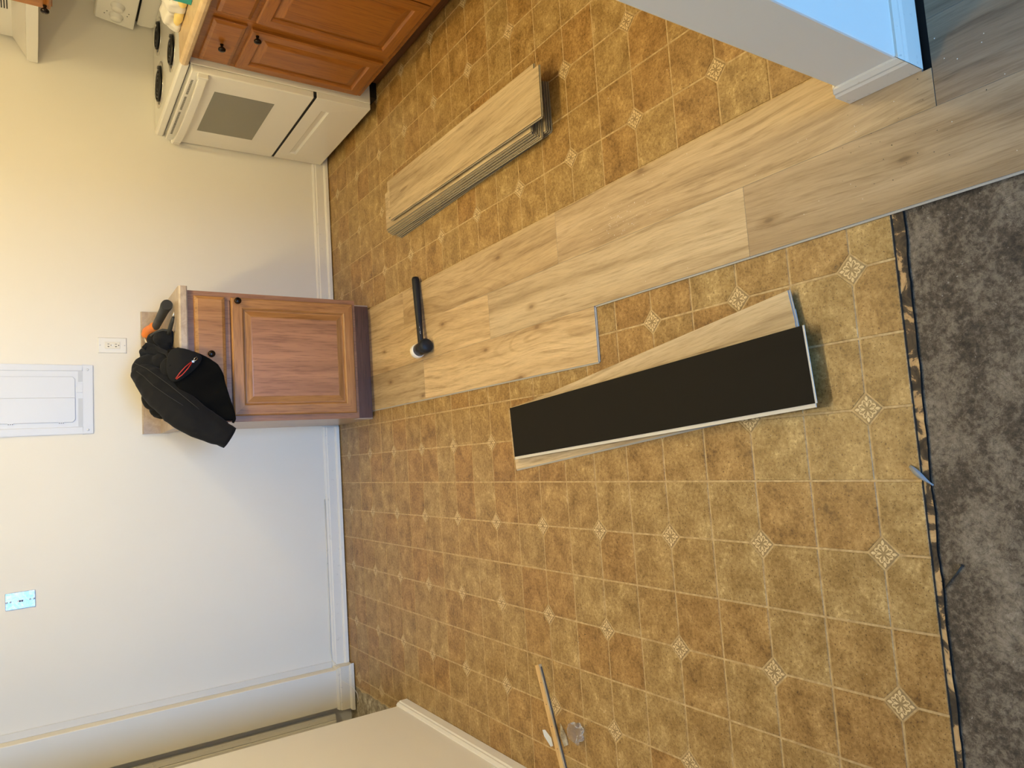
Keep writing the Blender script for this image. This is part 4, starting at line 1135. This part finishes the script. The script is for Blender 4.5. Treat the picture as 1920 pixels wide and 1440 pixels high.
st = link('stick', MB().add([(0, 0, 0)], []), 'pine') if False else None
def bar_obj(name, p0, p1, wdt, hgt, mats, parent=None):
    p0 = Vector(p0); p1 = Vector(p1); d = (p1-p0).normalized(); s_ = Vector((-d.y, d.x, 0))*wdt/2
    vs = [p0-s_, p0+s_, p1+s_, p1-s_]; vs = vs+[v+Vector((0, 0, hgt)) for v in vs]
    mb = MB().add(vs, [(0, 3, 2, 1), (4, 5, 6, 7), (1, 2, 6, 5), (0, 4, 7, 3), (0, 1, 5, 4), (2, 3, 7, 6)], 0)
    return link(name, mb, mats, parent)
M['strip_shade'] = mat('pine_strip_shade', (0.10, 0.075, 0.05), 0.8)  # dark bar colouring in the shade along the pine strip's near side
st = thing('wood_strip', (-0.94, 2.10, 0), 'narrow raw pine strip of torn-off trim lying on the tiles near the left wall', 'wood strip')
bar_obj('strip_board', (-0.752, 2.150, 0.0003), (-1.125, 2.020, 0.0003), 0.025, 0.012, 'pine', st)
bar_obj('shaded_edge', (-0.7562, 2.1362, 0.0004), (-1.1277, 2.0072, 0.0004), 0.003, 0.0062, 'strip_shade', st)
for k in range(5):
    q = 0.15+0.18*k; c = Vector((-0.752, 2.150, 0.0123)).lerp(Vector((-1.125, 2.02, 0.0123)), q)
    link('nail_head', MB().lathe([(0.0016, 0), (0.0014, 0.0008), (0, 0.001)], c, (0, 0, 1), 8), 'rubber', st)

pw = thing('plastic_wrapper', (-0.925, 1.945, 0), 'crumpled clear plastic wrapper on the tiles near the pine strip', 'wrapper')
mb = MB(); mb.ball((-0.925, 1.945, 0.016), 0.030, (1.15, 1.1, 0.5), 16, 10)
o = remeshed('crumpled_film', mb, 'clear', pw, 0.004, 0, 0.010, 60, 0.0, 0.004)
for pl in o.data.polygons: pl.use_smooth = False
for v in o.data.vertices: v.co.z = max(v.co.z, 0.0004-WL[o.name].z)
M['paper'] = mat('pale_blue_paper', (0.62, 0.68, 0.80), 0.6)
def scrap(name, pts, zt_, mats, label, cat):
    n = len(pts); mb = MB()
    vs = [(x, y, z) for x, y, z in pts]+[(x, y, z+zt_) for x, y, z in pts]
    mb.add(vs, [list(range(n))[::-1], list(range(n, 2*n))]+[(i, (i+1) % n, n+(i+1) % n, n+i) for i in range(n)])
    return tag(link(name, mb, mats), label, cat)
scrap('paper_scrap', [(-0.972, 2.142, 0.0003), (-0.976, 2.156, 0.002), (-0.994, 2.146, 0.003), (-1.020, 2.112, 0.002), (-1.014, 2.100, 0.0003), (-0.990, 2.108, 0.0003)], 0.0006, 'paper', 'small white paper scrap tucked against the pine strip', 'scrap')
scrap('torn_scrap', [(-0.925, 2.048, 0.0003), (-0.955, 2.020, 0.0012), (-0.985, 2.012, 0.0003), (-0.995, 2.030, 0.004), (-0.965, 2.046, 0.006)], 0.001, 'debris', 'torn brown-grey flake of debris beside the pine strip', 'scrap')
# curled grey sliver hanging over the vinyl edge
mb = MB(); vs = []
for k in range(9):
    q = k/8; x = -0.082-0.040*q; y = 0.776-0.040*q; zz = 0.002+0.005*sin(pi*q)-0.004*q
    wv = 0.0016+0.0050*sin(pi*min(1, q*1.1+0.08))
    nx_, ny_2 = 0.7, -0.7
    vs += [(x+nx_*wv, y+0.7*-wv*-0.2-wv*0.6, zz), (x-nx_*wv, y+wv*0.6, zz+0.0015), (x-nx_*wv, y+wv*0.6, zz+0.0025), (x+nx_*wv, y-wv*0.6, zz+0.001)]
mb.add(vs, [(4*k+a, 4*k+(a+1) % 4, 4*k+4+(a+1) % 4, 4*k+4+a) for k in range(8) for a in range(4)]+[(0, 1, 2, 3), (32, 35, 34, 33)], 0, True)
tag(link('vinyl_sliver', mb, 'sliver'), 'curled grey sliver of vinyl lying across the torn floor edge', 'scrap')
M['darkmetal'] = mat('dark_oxidised_steel', (0.035, 0.032, 0.028), 0.55, 0.3)
nl = thing('nail', (-0.295, 0.725, -0.011), 'long thin dark nail lying on the bare concrete at the torn floor edge', 'nail')
a, b = Vector((-0.322, 0.740, -0.0052)), Vector((-0.276, 0.703, -0.0056))
link('shank', MB().tube([a, b], 0.0014, 8), 'darkmetal', nl); link('nail_head', MB().lathe([(0.0032, 0), (0.0032, 0.001)], b, (b-a), 10), 'darkmetal', nl)

# pale sawdust crumbs scattered on the planks and tiles
mb = MB(); rg = random.Random(11)
def crumb(x, y, z, s_):
    a = rg.random()*6.3
    P = [Vector((x+s_*cos(a+k*2.1)*(0.5+rg.random()), y+s_*sin(a+k*2.1)*(0.5+rg.random()), z)) for k in range(3)]+[Vector((x, y, z+s_*0.8))]
    mb.add(P, [(0, 2, 1), (0, 1, 3), (1, 2, 3), (2, 0, 3)])
for k in range(46): crumb(0.67+rg.gauss(0, 0.028), 1.56+rg.gauss(0, 0.06), ZP+0.0001, 0.0009+0.0012*rg.random())
for k in range(16): crumb(rg.uniform(0.46, 0.78), rg.uniform(1.2, 1.5), ZP+0.0001, 0.0014)
for k in range(24): crumb(rg.uniform(0.46, 0.78), rg.uniform(0.3, 1.1), ZP+0.0001, 0.0013)
for k in range(26): crumb(rg.uniform(-1.0, 0.2), rg.uniform(0.85, 2.2), 0.0002, 0.0012)
for k in range(14): crumb(rg.uniform(0.85, 1.8), rg.uniform(0.95, 3.0), 0.0002, 0.0016)
o = link('sawdust_crumbs', mb, 'crumb', fix=False); o['kind'] = 'stuff'
tag(o, 'pale sawdust crumbs scattered over planks and tiles', 'crumbs')
# dark chips and grit on concrete and near the left wall
mb = MB()
for k in range(60): crumb(rg.uniform(-1.1, -0.6), rg.uniform(1.85, 2.3), 0.0002, 0.0010+0.0016*rg.random())
for k in range(24): crumb(rg.uniform(0.5, 0.69), rg.uniform(0.55, 0.85), ZP+0.0001, 0.0010+0.0008*rg.random())
o = link('dark_grit', mb, 'rubber', fix=False); o['kind'] = 'stuff'
tag(o, 'dark grit and chips left on the floor by the demolition', 'grit')
